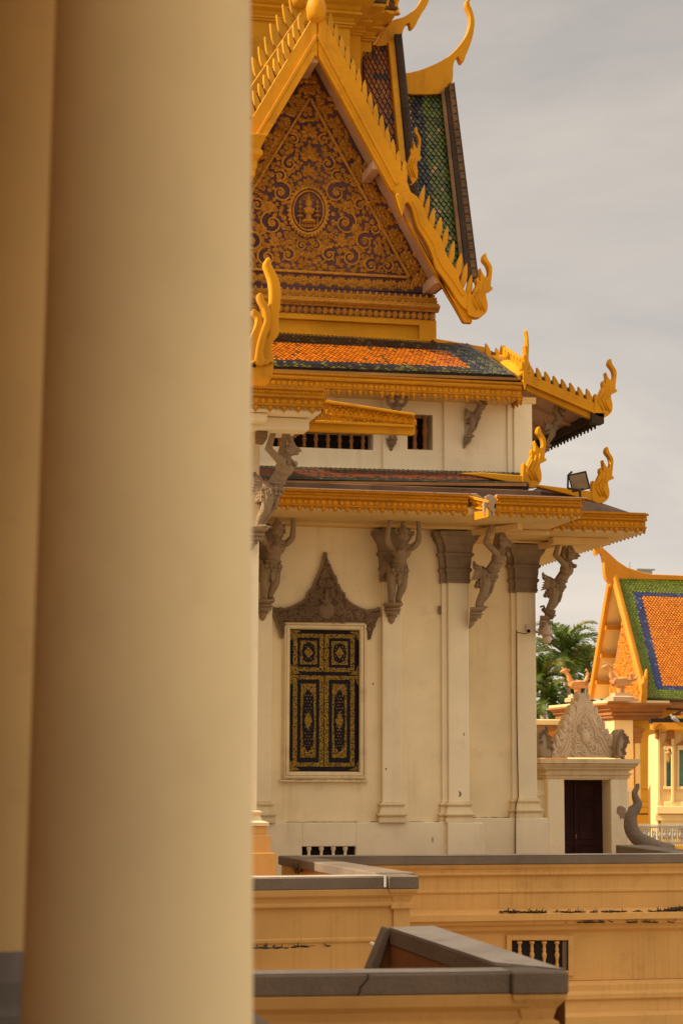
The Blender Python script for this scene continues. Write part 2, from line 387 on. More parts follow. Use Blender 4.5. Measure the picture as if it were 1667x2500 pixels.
def horns(m, a, b, n, w, h, Y, th=0.09, up=(0, -1), curl=0.35, skip=0):
    dx, dy = b[0] - a[0], b[1] - a[1]; L = math.hypot(dx, dy); t = (dx / L, dy / L)
    for i in range(skip, n):
        s = i / n; horn(m, (a[0] + dx * s, a[1] + dy * s), t, up, w * rng.uniform(0.93, 1.07), h * rng.uniform(0.9, 1.08), Y + rng.uniform(-0.01, 0.01), th, curl)
NAGA = [(.268, 1.0), (.289, .95), (.31, .89), (.366, .80), (.373, .70), (.352, .493), (.38, .47), (.373, .43), (.289, .39), (.282, .32), (.303, .218), (.289, .09), (.183, 0), (.063, .014), (0, .063), (0, .23), (.014, .40), (.063, .345), (.106, .444), (.145, .52), (.135, .57), (.153, .627), (.185, .56), (.2, .66), (.19, .768), (.229, .683), (.289, .613), (.328, .704), (.303, .81), (.245, .887), (.239, .944)]
def naga_pts(x, y, h, flip=False, sx=1.0):   # base-left corner at pixel (x, y), height h pixels
    return [(x + (-1 if flip else 1) * p[0] * h * sx, y - p[1] * h) for p in NAGA]
def rounded(pts, n=3):                   # closed outline eased through its points
    o = []; k = len(pts)
    for i in range(k):
        a, b, c, d = [V((q[0], q[1], 0)) for q in (pts[i - 1], pts[i], pts[(i + 1) % k], pts[(i + 2) % k])]
        for j in range(n):
            t = j / n; p = .5 * ((2 * b) + (c - a) * t + (2 * a - 5 * b + 4 * c - d) * t * t + (3 * b - a - 3 * c + d) * t ** 3); o.append((p.x, p.y))
    return o
def naga(m, x, y, h, Y, th=0.14, flip=False, sx=1.0): m.prism(Tr(rounded(naga_pts(x, y, h, flip, sx)), Y), (0, th, 0))
def leaf(m, o, ang, L, W, Hh, ax, az, out, col=None):
    # pointed ridged leaf lying in the plane of ax, az, standing proud along out
    c, s = math.cos(ang), math.sin(ang); d = ax * c + az * s; e = az * c - ax * s
    pts = [o, o + d * L * 0.35 + e * W * 0.5, o + d * L * 0.7 + e * W * 0.38, o + d * L, o + d * L * 0.7 - e * W * 0.38, o + d * L * 0.35 - e * W * 0.5, o + d * L * 0.45 + out * Hh, o + d * L * 0.75 + out * Hh * 0.8]
    m.add(pts, [[0, 6, 1], [1, 6, 7, 2], [2, 7, 3], [3, 7, 4], [4, 7, 6, 5], [5, 6, 0]], col)
def palmette(m, o, ang, size, n, ax, az, out, spread=1.5):
    for i in range(n):
        a = ang + (i - (n - 1) / 2) * spread / max(n - 1, 1) * 2; L = size * (1 - 0.38 * abs(i - (n - 1) / 2) / max((n - 1) / 2, 1))
        leaf(m, o + out * 0.004, a, L, size * 0.46, size * 0.28, ax, az, out)
    m.ell(o + out * size * 0.12, (size * 0.17, size * 0.17, size * 0.17), 6, 4)
def rosette(m, o, size, ax, az, out, n=7):
    for i in range(n): leaf(m, o, 2 * math.pi * i / n + 0.3, size, size * 0.75, size * 0.25, ax, az, out)
    m.ell(o + out * size * 0.2, (size * 0.28,) * 3, 6, 4)
def scroll(m, o, r0, a0, turns, rad, ax, az, out, hand=1, leaves=True, n=26):
    path = []
    for i in range(n):
        q = i / (n - 1); a = a0 + hand * q * turns * 2 * math.pi; r = r0 * (1 - 0.82 * q)
        path.append(o + ax * r * math.cos(a) + az * r * math.sin(a) + out * rad * 0.7)
        if leaves and i % 4 == 1 and q < 0.8: leaf(m, o + ax * r * math.cos(a) + az * r * math.sin(a), a - hand * 0.5, r0 * 0.55, r0 * 0.34, rad * 1.4, ax, az, out)
    m.tube(path, [rad * (1 - 0.4 * i / n) for i in range(n)], 6)
    rosette(m, o + out * rad * 0.3, r0 * 0.34, ax, az, out)
AX, AZ, OUT = V((1, 0, 0)), V((0, 0, 1)), V((0, -1, 0))
# ------------------------------------------------------------------ the throne hall
YW, YF, Y2, YF2, YU, YUF, YP, YB, YV = 35.0, 33.1, 37.0, 35.0, 35.35, 34.6, 37.5, 36.4, 36.2
hall = thing('palace_hall', 'cream palace hall with gold tiered roofs, carved gable and shuttered window', 'palace hall', (X(900, YW), YW, 0))
xl = X(540, YW)
x1 = X(1145, YW); x2 = X(1310, Y2)
zbase1 = Z(2008, YW - .12, 900)
# lower walls: a recess is left for the shuttered window and for the vent under it
wx0, wx1, wz0, wz1 = X(704.5, YW), X(881, YW), Z(1884, YW, 790), Z(1537, YW, 790)
ztop = Z(1150, YU, 900)
m = M()
m.box(xl, wx0, YW, Y2, 0, ztop - .6); m.box(wx1, x1, YW, Y2, 0, ztop - .6); m.box(wx0, wx1, YW, Y2, 0, wz0); m.box(wx0, wx1, YW, Y2, wz1, ztop - .6); m.box(wx0, wx1, YW + .25, Y2, wz0, wz1)
m.build('wall', WALLY, hall)
m = M(); m.box(xl, x2, Y2 + .004, 47, 0, ztop - .3); m.build('wall', WALLY, hall)
# base courses
vx0, vx1, vz1, vz0 = X(735, YW), X(865, YW), Z(2066, YW, 800), Z(2100, YW, 800)
m = M(); yb = YW - .13
m.box(xl, vx0, yb, YW, 0, zbase1); m.box(vx1, x1 + .06, yb, YW, 0, zbase1); m.box(vx0, vx1, yb, YW, vz1, zbase1); m.box(vx0, vx1, yb, YW, 0, vz0)
xc0 = X(1092, yb - .1); m.box(xc0, x1 + .1, yb - .1, yb, 0, zbase1 - .004); m.box(x1 + .1, x1 + .22, yb - .03, Y2 - .2, 0, zbase1 - .01)
m.build('base_course', CREAM, hall, bevel=.012)
zbase2 = Z(1997, Y2 - .13, 1200); xd0 = X(1258, Y2 - .22)
m = M(); m.box(x1 + .22, xd0, Y2 - .13, Y2, 0, zbase2); m.box(xd0, x2 + .14, Y2 - .22, Y2, 0, zbase2 - .004); m.build('base_course', CREAM, hall, bevel=.012)
# vent with balusters
BAL = [(.5, 0), (.5, .06), (.32, .08), (.3, .14), (.42, .18), (.3, .24), (.26, .34), (.4, .46), (.5, .55), (.36, .62), (.28, .66), (.42, .72), (.3, .78), (.28, .86), (.34, .9), (.5, .93), (.5, 1)]
def balusters(xs, y, z0, z1, r, mat, par):
    for x in xs:
        b = M(); b.lathe((x, y, z0), [(q * r * 2, k * (z1 - z0)) for q, k in BAL], 14); b.build('baluster', mat, par, smooth=True, angle=45)
m = M(); m.box(vx0, vx1, YW - .012, YW - .002, vz0, vz1); vent = m.build('vent', DARK, hall)
balusters([X(p, YW - .07) for p in (755, 785, 814, 843)], YW - .07, vz0 - .5, vz1, .045, CREAM, vent)

# pilasters
def pilaster(px0, px1, Y, ycap0, ycap1, ybase0, zb, side=None, cap=True, out=.12):
    a, b = X(px0, Y - out), X(px1, Y - out)
    m = M(); z0 = zb; zt = Z(1285, Y, (px0 + px1) / 2)
    m.box(a, b, Y - out, Y, z0, zt)
    p = m.build('pilaster', CREAM, hall, bevel=.01)
    if side:
        s0 = X(side, Y - .05); m = M(); m.box(s0, a, Y - .055, Y, z0, zt); m.build('pilaster_return', CREAM, p, bevel=.006)
    zz1 = Z(ybase0, Y - out, px0); hb = zz1 - zb
    prof = [(.075, zb), (.075, zb + hb * .2), (.05, zb + hb * .23), (.05, zb + hb * .3), (.095, zb + hb * .34), (.095, zb + hb * .42), (.06, zb + hb * .45), (.055, zb + hb * .52), (.03, zb + hb * .74), (.03, zb + hb * .8), (.06, zb + hb * .83), (.06, zb + hb * .9), (.02, zb + hb * .93), (.02, zb + hb), (0, zb + hb)]
    m = M(); m.boxmould(a, b, Y - out, Y + .05, prof)
    if side: m.boxmould(s0, a, Y - .055, Y + .05, [(o * .8, z - .003) for o, z in prof])
    m.build('pilaster_base', CREAMD, p)
    if cap:
        c0 = Z(ycap1, Y - out, px0); c1 = Z(ycap0, Y - out, px0); h = c1 - c0
        cp = [(.03, c0), (.03, c0 + h * .03), (.045, c0 + h * .05), (.03, c0 + h * .08), (.03, c0 + h * .2), (.06, c0 + h * .24), (.06, c0 + h * .28), (.035, c0 + h * .3), (.05, c0 + h * .42), (.05, c0 + h * .5), (.09, c0 + h * .54), (.09, c0 + h * .58), (.06, c0 + h * .6), (.08, c0 + h * .74), (.15, c0 + h * .86), (.16, c0 + h * .9), (.19, c0 + h * .92), (.19, c1)]
        m = M(); m.boxmould(a, b, Y - out, Y + .05, cp)
        if side: m.boxmould(s0, a, Y - .055, Y + .05, [(o, z - .004) for o, z in cp])
        m.build('pilaster_capital', STONE, p)
    return p
pilaster(604, 662, YW, 1292, 1420, 1956, zbase1)
pilaster(933.5, 980, YW, 1297, 1420, 1957, zbase1)
pilaster(1095, 1144, YW, 1299, 1423, 1957, zbase1, side=1079)
pilaster(1264, 1310, Y2, 1331, 1446, 1949, zbase2, side=1250)

# shuttered window
win = M()
fo = [(688, 1904), (897, 1904), (896, 1519), (694, 1519)]
A = [at(*p, YW - .07) for p in fo]; x0_, x1_, z0_, z1_ = A[0].x, A[1].x, A[0].z, A[2].z
def ring(m, x0, x1, z0, z1, w, y0, y1):
    m.box(x0, x0 + w, y0, y1, z0, z1); m.box(x1 - w, x1, y0, y1, z0, z1); m.box(x0 + w, x1 - w, y0, y1, z1 - w, z1); m.box(x0 + w, x1 - w, y0, y1, z0, z0 + w)
t_ = (wx0 - x0_)
ring(win, x0_ + .005, x1_ - .005, z0_ + .005, z1_ - .005, t_, YW - .04, YW + .02)
ring(win, x0_ + t_ * .25, x1_ - t_ * .25, z0_ + t_ * .25, z1_ - t_ * .25, t_ * .22, YW - .075, YW - .04)
ring(win, x0_ + t_ * .55, x1_ - t_ * .55, z0_ + t_ * .55, z1_ - t_ * .55, t_ * .4, YW - .058, YW - .04)
win.box(x0_ - .03, x1_ + .01, YW - .09, YW, z0_ - .035, z0_)
wf = win.build('window', CREAMD, hall, bevel=.008)
BLK = plain('black_lacquer', (0.010, 0.006, 0.008), 0.6)
def goldleaf():
    m, nt, b = newmat('gold_stencil'); t = N(nt, 'ShaderNodeTexCoord'); v = t.outputs['Object']
    vo = N(nt, 'ShaderNodeTexVoronoi', Scale=52.0, feature='DISTANCE_TO_EDGE'); nt.links.new(v, vo.inputs['Vector'])
    vf = N(nt, 'ShaderNodeTexVoronoi', Scale=60.0); nt.links.new(v, vf.inputs['Vector'])
    k = ramp(nt, vo.outputs['Distance'], .12, .2); c = mix(nt, k, (0.02, 0.010, 0.006), (0.62, 0.36, 0.02))
    c = mix(nt, ramp(nt, vf.outputs['Distance'], .12, .2, (.8, .8, .8, 1), (0, 0, 0, 1)), c, (0.03, 0.017, 0.008))
    nt.links.new(c, b.inputs['Base Color']); b.inputs['Roughness'].default_value = .45; return m
GST = goldleaf(); GLD = plain('gold_line', (0.52, 0.31, 0.035), 0.45)
ys = YW + .055
sx = lambda u: wx0 + (wx1 - wx0) * u
szz = lambda v: wz1 + (wz0 - wz1) * v
m = M(); m.box(wx0, wx1, ys, ys + .06, wz0, wz1); shut = m.build('shutter', BLK, wf)
m = M(); g2 = M(); dk = M()
def rr(mm, u0, u1, v0, v1, y): mm.box(sx(u0), sx(u1), y, y + .006, szz(v1), szz(v0))
def ring2(mm, u0, u1, v0, v1, wu, wv, y):
    rr(mm, u0, u0 + wu, v0, v1, y); rr(mm, u1 - wu, u1, v0, v1, y); rr(mm, u0 + wu, u1 - wu, v0, v0 + wv, y); rr(mm, u0 + wu, u1 - wu, v1 - wv, v1, y)
def dia(mm, u, v, du, dv, y): mm.prism([V((sx(u - du), y, szz(v))), V((sx(u), y, szz(v + dv))), V((sx(u + du), y, szz(v))), V((sx(u), y, szz(v - dv)))], (0, .005, 0))
fr = M()
for (u0, u1) in ((.06, .485), (.495, .915)):
    for (v0, v1, iu, iv) in ((.03, .297, .06, .028), (.325, .965, .06, .028)):
        ring2(m, u0, u1, v0, v1, iu, iv, ys - .012)
        a, b, c, d = u0 + iu + .035, u1 - iu - .035, v0 + iv + .022, v1 - iv - .022
        if v0 > .1: a += .012; b -= .012; c += .008; d -= .012
        fr.box(sx(u0 + iu), sx(u1 - iu), ys - .004, ys + .002, szz(v1 - iv), szz(v0 + iv))
        rr(m, a, b, c, d, ys - .016); uc, vc = (a + b) / 2, (c + d) / 2; hv = (d - c) / 2; hu = (b - a) / 2
        pts = []
        for q in range(28):
            t = 2 * math.pi * q / 28; e = 1.0 + .07 * math.cos(8 * t)
            pts.append(V((sx(uc + hu * .74 * e * math.copysign(abs(math.cos(t)) ** .55, math.cos(t))), ys - .019, szz(vc + hv * .8 * e * math.copysign(abs(math.sin(t)) ** (.8 if v0 < .1 else .6), math.sin(t))))))
        dk.prism(pts, (0, .004, 0))
        dia(m, uc, vc, hu * .55, min(hv * .5, .068), ys - .024)
        for i in range(-9, 10):
            for j in (-2, -1, 0, 1, 2):
                vv = vc + i * .022; uu = uc + (j + .5 * (i % 2)) * .04
                if abs(vv - vc) < hv * .68 and abs(uu - uc) < hu * .55 and (abs(vv - vc) / max(.075, .01) + abs(uu - uc) / (hu * .6)) > 1.15: dia(m, uu, vv, .010, .005, ys - .022)
for u, v, su, sv in ((.01, .005, 1, 1), (.99, .005, -1, 1), (.01, .995, 1, -1), (.99, .995, -1, -1), (.01, .32, 1, 1), (.01, .32, 1, -1), (.99, .32, -1, 1), (.99, .32, -1, -1)):
    P = [(0, 0), (.15, .006), (.1, .022), (.055, .03), (.045, .055), (.015, .075)]
    m.prism([V((sx(u + su * p[0]), ys - .028, szz(v + sv * p[1]))) for p in P], (0, .006, 0))
m.build('gold_stencil', GST, shut); dk.build('lacquer_medallion', BLK, shut); fr.build('sunk_panel', BLK, shut)
m = M(); m.box(sx(.487), sx(.493), ys - .02, ys, wz0, wz1); m.build('meeting_stile', BLK, shut)
# carved crest over the window
CR = [(795, 1349), (785, 1384), (774, 1410), (766, 1428), (761, 1443), (753, 1446), (750, 1458), (740, 1468), (728, 1475), (712, 1482), (696, 1487), (682, 1485), (669, 1482), (665, 1490), (670, 1505), (677, 1522), (683, 1540), (687, 1558), (692, 1558), (693, 1519)]
out = CR + [(899, 1519), (900, 1562), (905, 1560), (909, 1543), (916, 1525), (923, 1508), (929, 1492), (925, 1486), (912, 1489), (895, 1491), (878, 1485), (862, 1477), (850, 1468), (842, 1459), (840, 1448), (831, 1446), (826, 1436), (818, 1412), (806, 1384)]
m = M(); m.prism(Tr(out, YW - .06), (0, .06, 0)); crest = m.build('window_crest', CREST, wf)
m = M(); yo = YW - .06
def inpoly(p, poly):
    x, y = p; r = False
    for i in range(len(poly)):
        a, b = poly[i], poly[i - 1]
        if (a[1] > y) != (b[1] > y) and x < (b[0] - a[0]) * (y - a[1]) / (b[1] - a[1]) + a[0]: r = not r
    return r
def ppath(pts, Y): return [at(p[0], p[1], Y) for p in pts]
for ln in (out[0:12], out[12:18], out[-19:-12] if False else [out[i] for i in range(len(out) - 1, len(out) - 13, -1)] ):
    m.tube(ppath(ln, yo), .022, 6)
for px, py, r_, hd in ((765, 1488, 14, 1), (826, 1488, 14, -1), (740, 1495, 11, -1), (850, 1497, 11, 1), (715, 1500, 11, 1), (876, 1502, 11, -1), (782, 1452, 10, 1), (806, 1452, 10, -1), (786, 1425, 8, 1), (802, 1425, 8, -1), (765, 1460, 9, 1), (825, 1461, 9, -1), (690, 1503, 8, -1), (902, 1506, 8, 1), (795, 1400, 8, 1)):
    scroll(m, at(px, py, yo), r_ / 134, 1.57, 1.4, .014, AX, AZ, OUT, hd)
for i in range(900):
    p = (rng.uniform(664, 930), rng.uniform(1350, 1560))
    if inpoly(p, out): palmette(m, at(p[0], p[1], yo), math.atan2(1.2, (795 - p[0]) * .012) + rng.uniform(-1.2, 1.2), rng.uniform(.045, .08), 5, AX, AZ, OUT)
m.ell(at(797, 1490, yo), (.15, .06, .16), 14, 8); m.ell(at(797, 1468, yo - .03), (.06, .05, .09), 10, 7); m.ell(at(797, 1452, yo - .03), (.035, .04, .045), 10, 7)
m.tube([at(797, 1448, yo - .03), at(797, 1436, yo - .02)], [.03, .004], 8); m.tube([at(785, 1463, yo - .05), at(797, 1478, yo - .08), at(809, 1463, yo - .05)], .018, 6)
m.build('crest_relief', RELIEF, crest, smooth=False)

# lower soffit, beams and eave
zs1 = Z(1253, YF, 1000) + .01; xr1 = X(1423, YF); zbeam = Z(1291, YW, 900)
m = M(); m.prism([V((xl, YF, zs1)), V((xr1, YF, zs1)), V((xr1, Y2 + .5, zs1)), V((xl, Y2 + .5, zs1))], (0, 0, .12)); m.build('lower_soffit', SOFF, hall)
m = M(); m.box(xl, x1 + .25, YW - .34, YW + .1, zbeam, zs1 - .003); m.box(xl, x1 + .3, YW - .38, YW - .3, zbeam + .2, zs1 - .004); m.box(x1 + .25, X(1345, YW - .1), YW - .1, YW + .2, Z(1305, YW, 1250), zs1 - .005)
m.box(x1, x1 + .25, YW + .1, Y2, zbeam, zs1 - .006); m.build('wall_beam', SOFF, hall, bevel=.01)
dgb = M(); dgb.bar(V((x1 - .1, YW - .1, zs1 - .13)), V((x1 + .7, YW - .9, zs1 - .05)), .18, .1); dgb.build('corner_beam', SOFF, hall)
f1 = dict(zt=Z(1200.5, YF, 900), z1=Z(1221, YF, 900), z2=Z(1240, YF, 900), zb=Z(1254, YF, 900))
zt, z1, z2, zb = f1['zt'], f1['z1'], f1['z2'], f1['zb']
xa, xb, xg = X(600, YF), X(1143, YF), X(1213, YF)
m = M(); mo = M(); fascia(m, (xa, YF), (xb, YF), zt, z1, z2, zb, mot=mo, fine=True)
fascia(m, (xg, YF), (xr1, YF), zt, z1, z2, zb, mot=mo, fine=True); fascia(m, (xr1, YF + .01), (xr1, YF2 + .3), zt, z1, z2, zb); m.merge(mo).build('lower_eave', [CARV, GOLDC], hall)
m = M(); m.box(xa, xb, YF - .1, YF + .05, zt, zt + .018); m.box(xg, xr1 + .09, YF - .1, YF + .05, zt, zt + .018); m.build('eave_flashing', PINK, hall)
# the notch in the eave: sunlit gilt return, plain block under it, broken plaster fin
m = M(); n0, n1 = at(1144, 1209, YF + .02), at(1181, 1228, YF + .02); nb1, nb0 = at(1180, 1250, YF + .02), at(1152, 1238, YF + .02)
n1.y -= .32; nb1.y -= .32
m.prism([n0, n1, nb1, nb0], (.02, .1, 0)); nr = m.build('eave_return', GOLD, hall, bevel=.008)
m = M(); q0, q1 = at(1155, 1250, YF - .1), at(1181, 1250, YF - .1); q1.y -= .25; h_ = q0.z - at(1155, 1272, YF).z
m.prism([q0, q1, q1 - V((0, 0, h_ * .8)), q0 - V((0, 0, h_))], (.02, .1, 0)); m.build('return_block', GOLD, hall)
m = M(); ax_ = (n1 - n0).normalized(); nn = V((ax_.y, -ax_.x, 0)).normalized()
if nn.y > 0: nn = -nn
for k in range(5): palmette(m, n0.lerp(n1, .14 + .18 * k) - V((0, 0, .10)), 1.57 + (k % 2) * 1.3, .1, 5, ax_, AZ, nn)
m.bar(n0 + nn * .02 - V((0, 0, .03)), n1 + nn * .02 - V((0, 0, .03)), .05, .035); m.bar(nb0 + nn * .02, nb1 + nn * .02, .05, .03)
m.build('return_carving', GOLD, nr)
BP = paint('bare_plaster', (.40, .28, .18), .2, (.15, .09, .05), .4, .5)
m = M(); m.prism(Tr([(1144, 1205), (1162, 1204), (1186, 1221), (1182, 1227)], YF - .02), (0, .5, 0)); m.prism(Tr([(1180, 1226), (1187, 1222), (1192, 1255), (1188, 1262), (1181, 1258)], YF - .3), (0, .2, 0)); m.build('gutter_spout', BP, hall, bevel=.008)
m = M(); m.prism(Tr([(1184, 1212), (1194, 1207), (1203, 1210), (1217, 1228), (1207, 1230), (1205, 1246), (1203, 1258), (1198, 1244), (1188, 1226)], YF - .05), (.0, .12, 0)); m.build('plaster_fin', BP, hall, bevel=.008)
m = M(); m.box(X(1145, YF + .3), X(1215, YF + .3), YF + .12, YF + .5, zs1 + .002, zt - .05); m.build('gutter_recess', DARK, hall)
# gutter and tiles of the lower roof
m = M(); zg = zt - .02; g0 = Z(1189, YF + .25, 900)
m.box(xa, xr1 - .1, YF + .02, YF + .9, zs1 + .12, zg); m.box(xa, X(1320, YF + .45), YF + .3, YF + .9, zg, g0 + .05)
m.build('roof_gutter', GUTTER, hall, bevel=.01)
m = M(); ra, rb, rc, rd = at(560, 1139, YU), at(1290, 1158, YU), at(560, 1172, YF + .5), at(1290, 1186, YF + .5)
m.slab(ra, rb, rd, rc, .08); m.box(xa, X(1284, YF + .5), YF + .48, YF + .62, Z(1189, YF + .5, 900) + .02, Z(1178, YF + .5, 900)); lroof = m.build('lower_roof', BLACKM, hall)
def lcol(u, v):
    q = rng.random()
    if v < .22 or v > .8: return (.02, .022, .018) if q < .8 else (.06, .055, .02)
    return (.15, .036, .012) if q < .75 else (.035, .022, .018)
m = M(); o_ = V((0, -.02, .03)); tiles(m, ra + o_, rb + o_, rc + o_, rd + o_, 62, 16, lcol, .008); m.build('roof_tiles', TILED, lroof)
m = M(); m.bar(at(690, 1177.5, YF + .47), at(1284, 1184, YF + .47), .05, .05); m.build('eave_batten', paint('brown_batten', (.32, .15, .05), .2), lroof)
m = M(); m.box(X(560, YU), X(1305, YU), YU - .05, YU, Z(1153, YU, 900) - .05, Z(1146, YU, 900)); m.build('roof_flashing', CREAMD, lroof)
m = M(); m.prism(Tr([(1119, 1155), (1180, 1153.5), (1287, 1162), (1300, 1158), (1310, 1190), (1284, 1190), (1230, 1174), (1170, 1163)], YF + .75), (0, .16, 0)); hc = m.build('hip_curb', GOLD, hall, bevel=.01)
def finial(par, x, y, h, Y, th=.14, flip=False, sx=1.0, mat=None):
    m = M(); naga(m, x, y, h, Y, th, flip, sx); o = m.build('naga_finial', mat or GOLD, par, bevel=.018, seg=2)
    m = M(); q = lambda pts: [at(x + (-1 if flip else 1) * p[0] * h * sx, y - p[1] * h, Y) for p in pts]
    for a in ([(.2, .12), (.12, .3), (.19, .42), (.21, .52)], [(.25, .1), (.18, .28), (.25, .40), (.28, .55)], [(.14, .12), (.06, .28), (.12, .38), (.15, .46)]): m.tube(q(a), h / 134 * .018, 5)
    m.build('flame_ribs', mat or GOLD, o, smooth=True)
    return o
finial(hall, 1276, 1190, 150, YF + .72, .16)
# third eave section over the recessed bay
xr2 = X(1582, YF2); e3 = (Z(1251, YF2, 1490), Z(1269, YF2, 1490), Z(1287, YF2, 1490), Z(1301, YF2, 1490))
m = M(); mo = M(); fascia(m, (xr1 - .35, YF2), (xr2, YF2), *e3, mot=mo, fine=True); fascia(m, (xr2, YF2 + .01), (xr2, 46), *e3); m.merge(mo).build('side_eave', [CARV, GOLDC], hall)
m = M(); zs2 = e3[3] + .015; m.prism([V((x1, YF2 + .02, zs2)), V((xr2 - .02, YF2 + .02, zs2)), V((xr2 - .02, 46, zs2)), V((x1, 46, zs2))], (0, 0, .1)); m.build('side_soffit', SOFF, hall)
m = M(); m.box(x2, X(1490, YF2 + 1), YF2 + .9, YF2 + 1.2, zs2 - .13, zs2 - .003); m.box(x1 + .2, x2 + .3, Y2 - .34, Y2, Z(1330, Y2, 1260), zs2 - .004); m.build('side_beam', SOFF, hall, bevel=.01)
m = M(); m.bar(V((x2 - .1, Y2 - .1, zs2 - .12)), V((x2 + .45, Y2 - .8, zs2 - .05)), .16, .1); m.build('corner_beam', SOFF, hall)
m = M(); m.prism([V((X(1300, YF2 + .3), YF2 + .1, e3[0] - .02)), V((xr2 - .1, YF2 + .1, e3[0] - .02)), at(1480, 1232, YF2 + .6), at(1390, 1205, YF2 + .8), at(1310, 1192, YF2 + .8)], (0, 8, 0)); m.build('side_gutter', GUTTER, hall)
m = M(); m.prism(Tr([(1310, 1188), (1313, 1183), (1449, 1200), (1452, 1226), (1440, 1222), (1380, 1205)], YF2 + .5), (0, .16, 0)); m.build('side_hip_curb', GOLD, hall, bevel=.01)
finial(hall, 1445, 1228, 138, YF2 + .48, .16)

# upper wall with balustered openings
zu0, zu1 = Z(1160, YU, 900) - .1, Z(955, YU, 900)
xu0, xu1 = X(540, YU), X(1305, YU)
ops = [(655, 910, 1051, 1094), (995, 1058, 1012, 1098)]
oo = [(X(a, YU), X(b, YU), Z(d, YU, (a + b) / 2), Z(c, YU, (a + b) / 2)) for a, b, c, d in ops]
m = M(); xs = [xu0]
for a, b, lo, hi in oo:
    m.box(xs[-1], a, YU, YU + .5, zu0, zu1); m.box(a, b, YU, YU + .5, zu0, lo); m.box(a, b, YU, YU + .5, hi, zu1); xs.append(b)
m.box(xs[-1], xu1, YU, YU + .5, zu0, zu1); m.box(xu0, xu1, YU + .5, 46, zu0, zu1)
uw = m.build('upper_wall', CREAM, hall)
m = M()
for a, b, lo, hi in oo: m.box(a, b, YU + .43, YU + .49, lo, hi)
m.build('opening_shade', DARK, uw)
WOODB = paint('brown_baluster', (.30, .12, .035), .2)
balusters([X(p, YU + .1) for p in (676, 707, 738, 767, 797, 826, 855, 884)], YU + .1, oo[0][2], oo[0][3] + .0, .045, WOODB, uw)
balusters([X(p, YU + .1) for p in (1013, 1038)], YU + .1, oo[1][2], oo[1][3], .055, WOODB, uw)
m = M()
for a, b, t in ((934, 980, .07), (1086, 1138, .07), (1260, 1305.5, .09), (1244, 1259, .045)): m.box(X(a, YU - t), X(b, YU - t), YU - t, YU, zu0, zu1)
m.build('upper_pilasters', CREAM, uw, bevel=.01)
m = M(); m.box(xu0, xu1 + .05, YU - .1, YU, Z(970, YU, 900) , zu1); m.build('wall_beam', SOFF, hall)
# upper eave
xe = X(1279, YUF); ue = (Z(922, YUF, 970), Z(938.5, YUF, 970), Z(957, YUF, 970), Z(975, YUF, 970))
m = M(); ua = X(570, YUF); mo = M(); fascia(m, (ua, YUF), (xe, YUF), ue[0], ue[1], ue[2], ue[3], .195, mot=mo); fascia(m, (xe, YUF + .01), (xe, YU - .1), ue[0], ue[1], ue[2], ue[3], .195)
m.merge(mo).build('upper_eave', [CARV, GOLDC], hall)
m = M(); m.box(ua, xe, YUF - .06, YUF - .005, ue[1] + .02, ue[0] - .05); m.build('eave_board', GOLD, hall, bevel=.01)
m = M(); m.prism([V((ua, YUF, ue[2] - .01)), V((xe, YUF, ue[2] - .01)), V((xe, YU + .2, ue[2] - .01)), V((ua, YU + .2, ue[2] - .01))], (0, 0, .1)); m.build('upper_soffit', SOFF, hall)
m = M(); m.box(ua, xe, YUF - .02, YUF + .5, ue[0] - .02, ue[0] + .055); m.build('eave_gutter', BLACKM, hall)
# upper roof
Ra, Rb, Rc, Rd = at(560, 808, YP - .1), at(1140, 842, YP - .5), at(560, 896, YUF - .02), at(1262, 921, YUF - .02)
m = M(); m.slab(Ra, Rb, Rd, Rc, .08); uroof = m.build('upper_roof', BLACKM, hall)
def ucol(u, v):
    q = rng.random(); ue_ = u + .0 * v
    if v < .30 - .0 * u or ue_ > .90 or v > .90:
        if v > .90 or (ue_ > .86 and v > .3): return (.085, .08, .02) if q < .45 else (.02, .022, .02)
        return (.022, .02, .018) if q < .88 else (.12, .07, .03)
    if v > .80 or ue_ > .86: return (.03, .03, .045) if q < .85 else (.12, .12, .05)
    return (.50, .125, .006) if q < .80 else ((.36, .08, .01) if q < .95 else (.09, .05, .03))
m = M(); o_ = V((0, -.02, .03)); tiles(m, Ra + o_, Rb + o_, Rc + o_, Rd + o_, 60, 24, ucol, .014); m.build('roof_tiles', TILEN, uroof)
m = M(); m.bar(at(560, 901, YUF - .05), at(1262, 926, YUF - .05), .05, .05); m.build('eave_batten', paint('brown_board', (.34, .16, .04), .2), uroof)
m = M(); m.prism(Tr([(1055, 827), (1066, 827), (1120, 836), (1190, 848), (1190, 862), (1120, 850), (1066, 838)], YP - .6), (0, .3, 0)); m.build('ridge_cap', GOLD, hall, bevel=.01)
# verge of the front slope: its left face catches the sun
m = M(); va, vb = at(1186, 861, YP - .9), at(1262, 918, YUF - .1); vc, vd = at(1208, 858, YP - .9), at(1279, 905, YUF - .1)
m.prism([va, vb, vd, vc], (.12, 0, 0)); verge = m.build('verge_curb', GOLD, hall, bevel=.01)
m = M()
for i in range(9):
    p = vc.lerp(vd, .12 + i * .1) + V((.04, 0, 0)); m.prism([p + V((0, -.07, -.03)), p + V((0, .05, -.03)), p + V((0, .06, .08)), p + V((0, 0, .17)), p + V((0, -.07, .1))], (.1, 0, 0))
m.build('crest_teeth', GOLD, verge, bevel=.01)
m = M(); m.prism(Tr([(1281, 952), (1276, 930), (1276, 905), (1272, 900), (1273, 880), (1279, 885), (1277, 872), (1279, 862), (1283, 870), (1281, 852), (1280, 842), (1285, 845), (1285, 822), (1283, 808), (1285, 802), (1288, 812), (1290, 828), (1291, 845), (1290, 868), (1290, 892), (1286, 905), (1286, 935)], YUF - .12), (0, .16, 0)); m.build('corner_finial', GOLD, hall, bevel=.012)
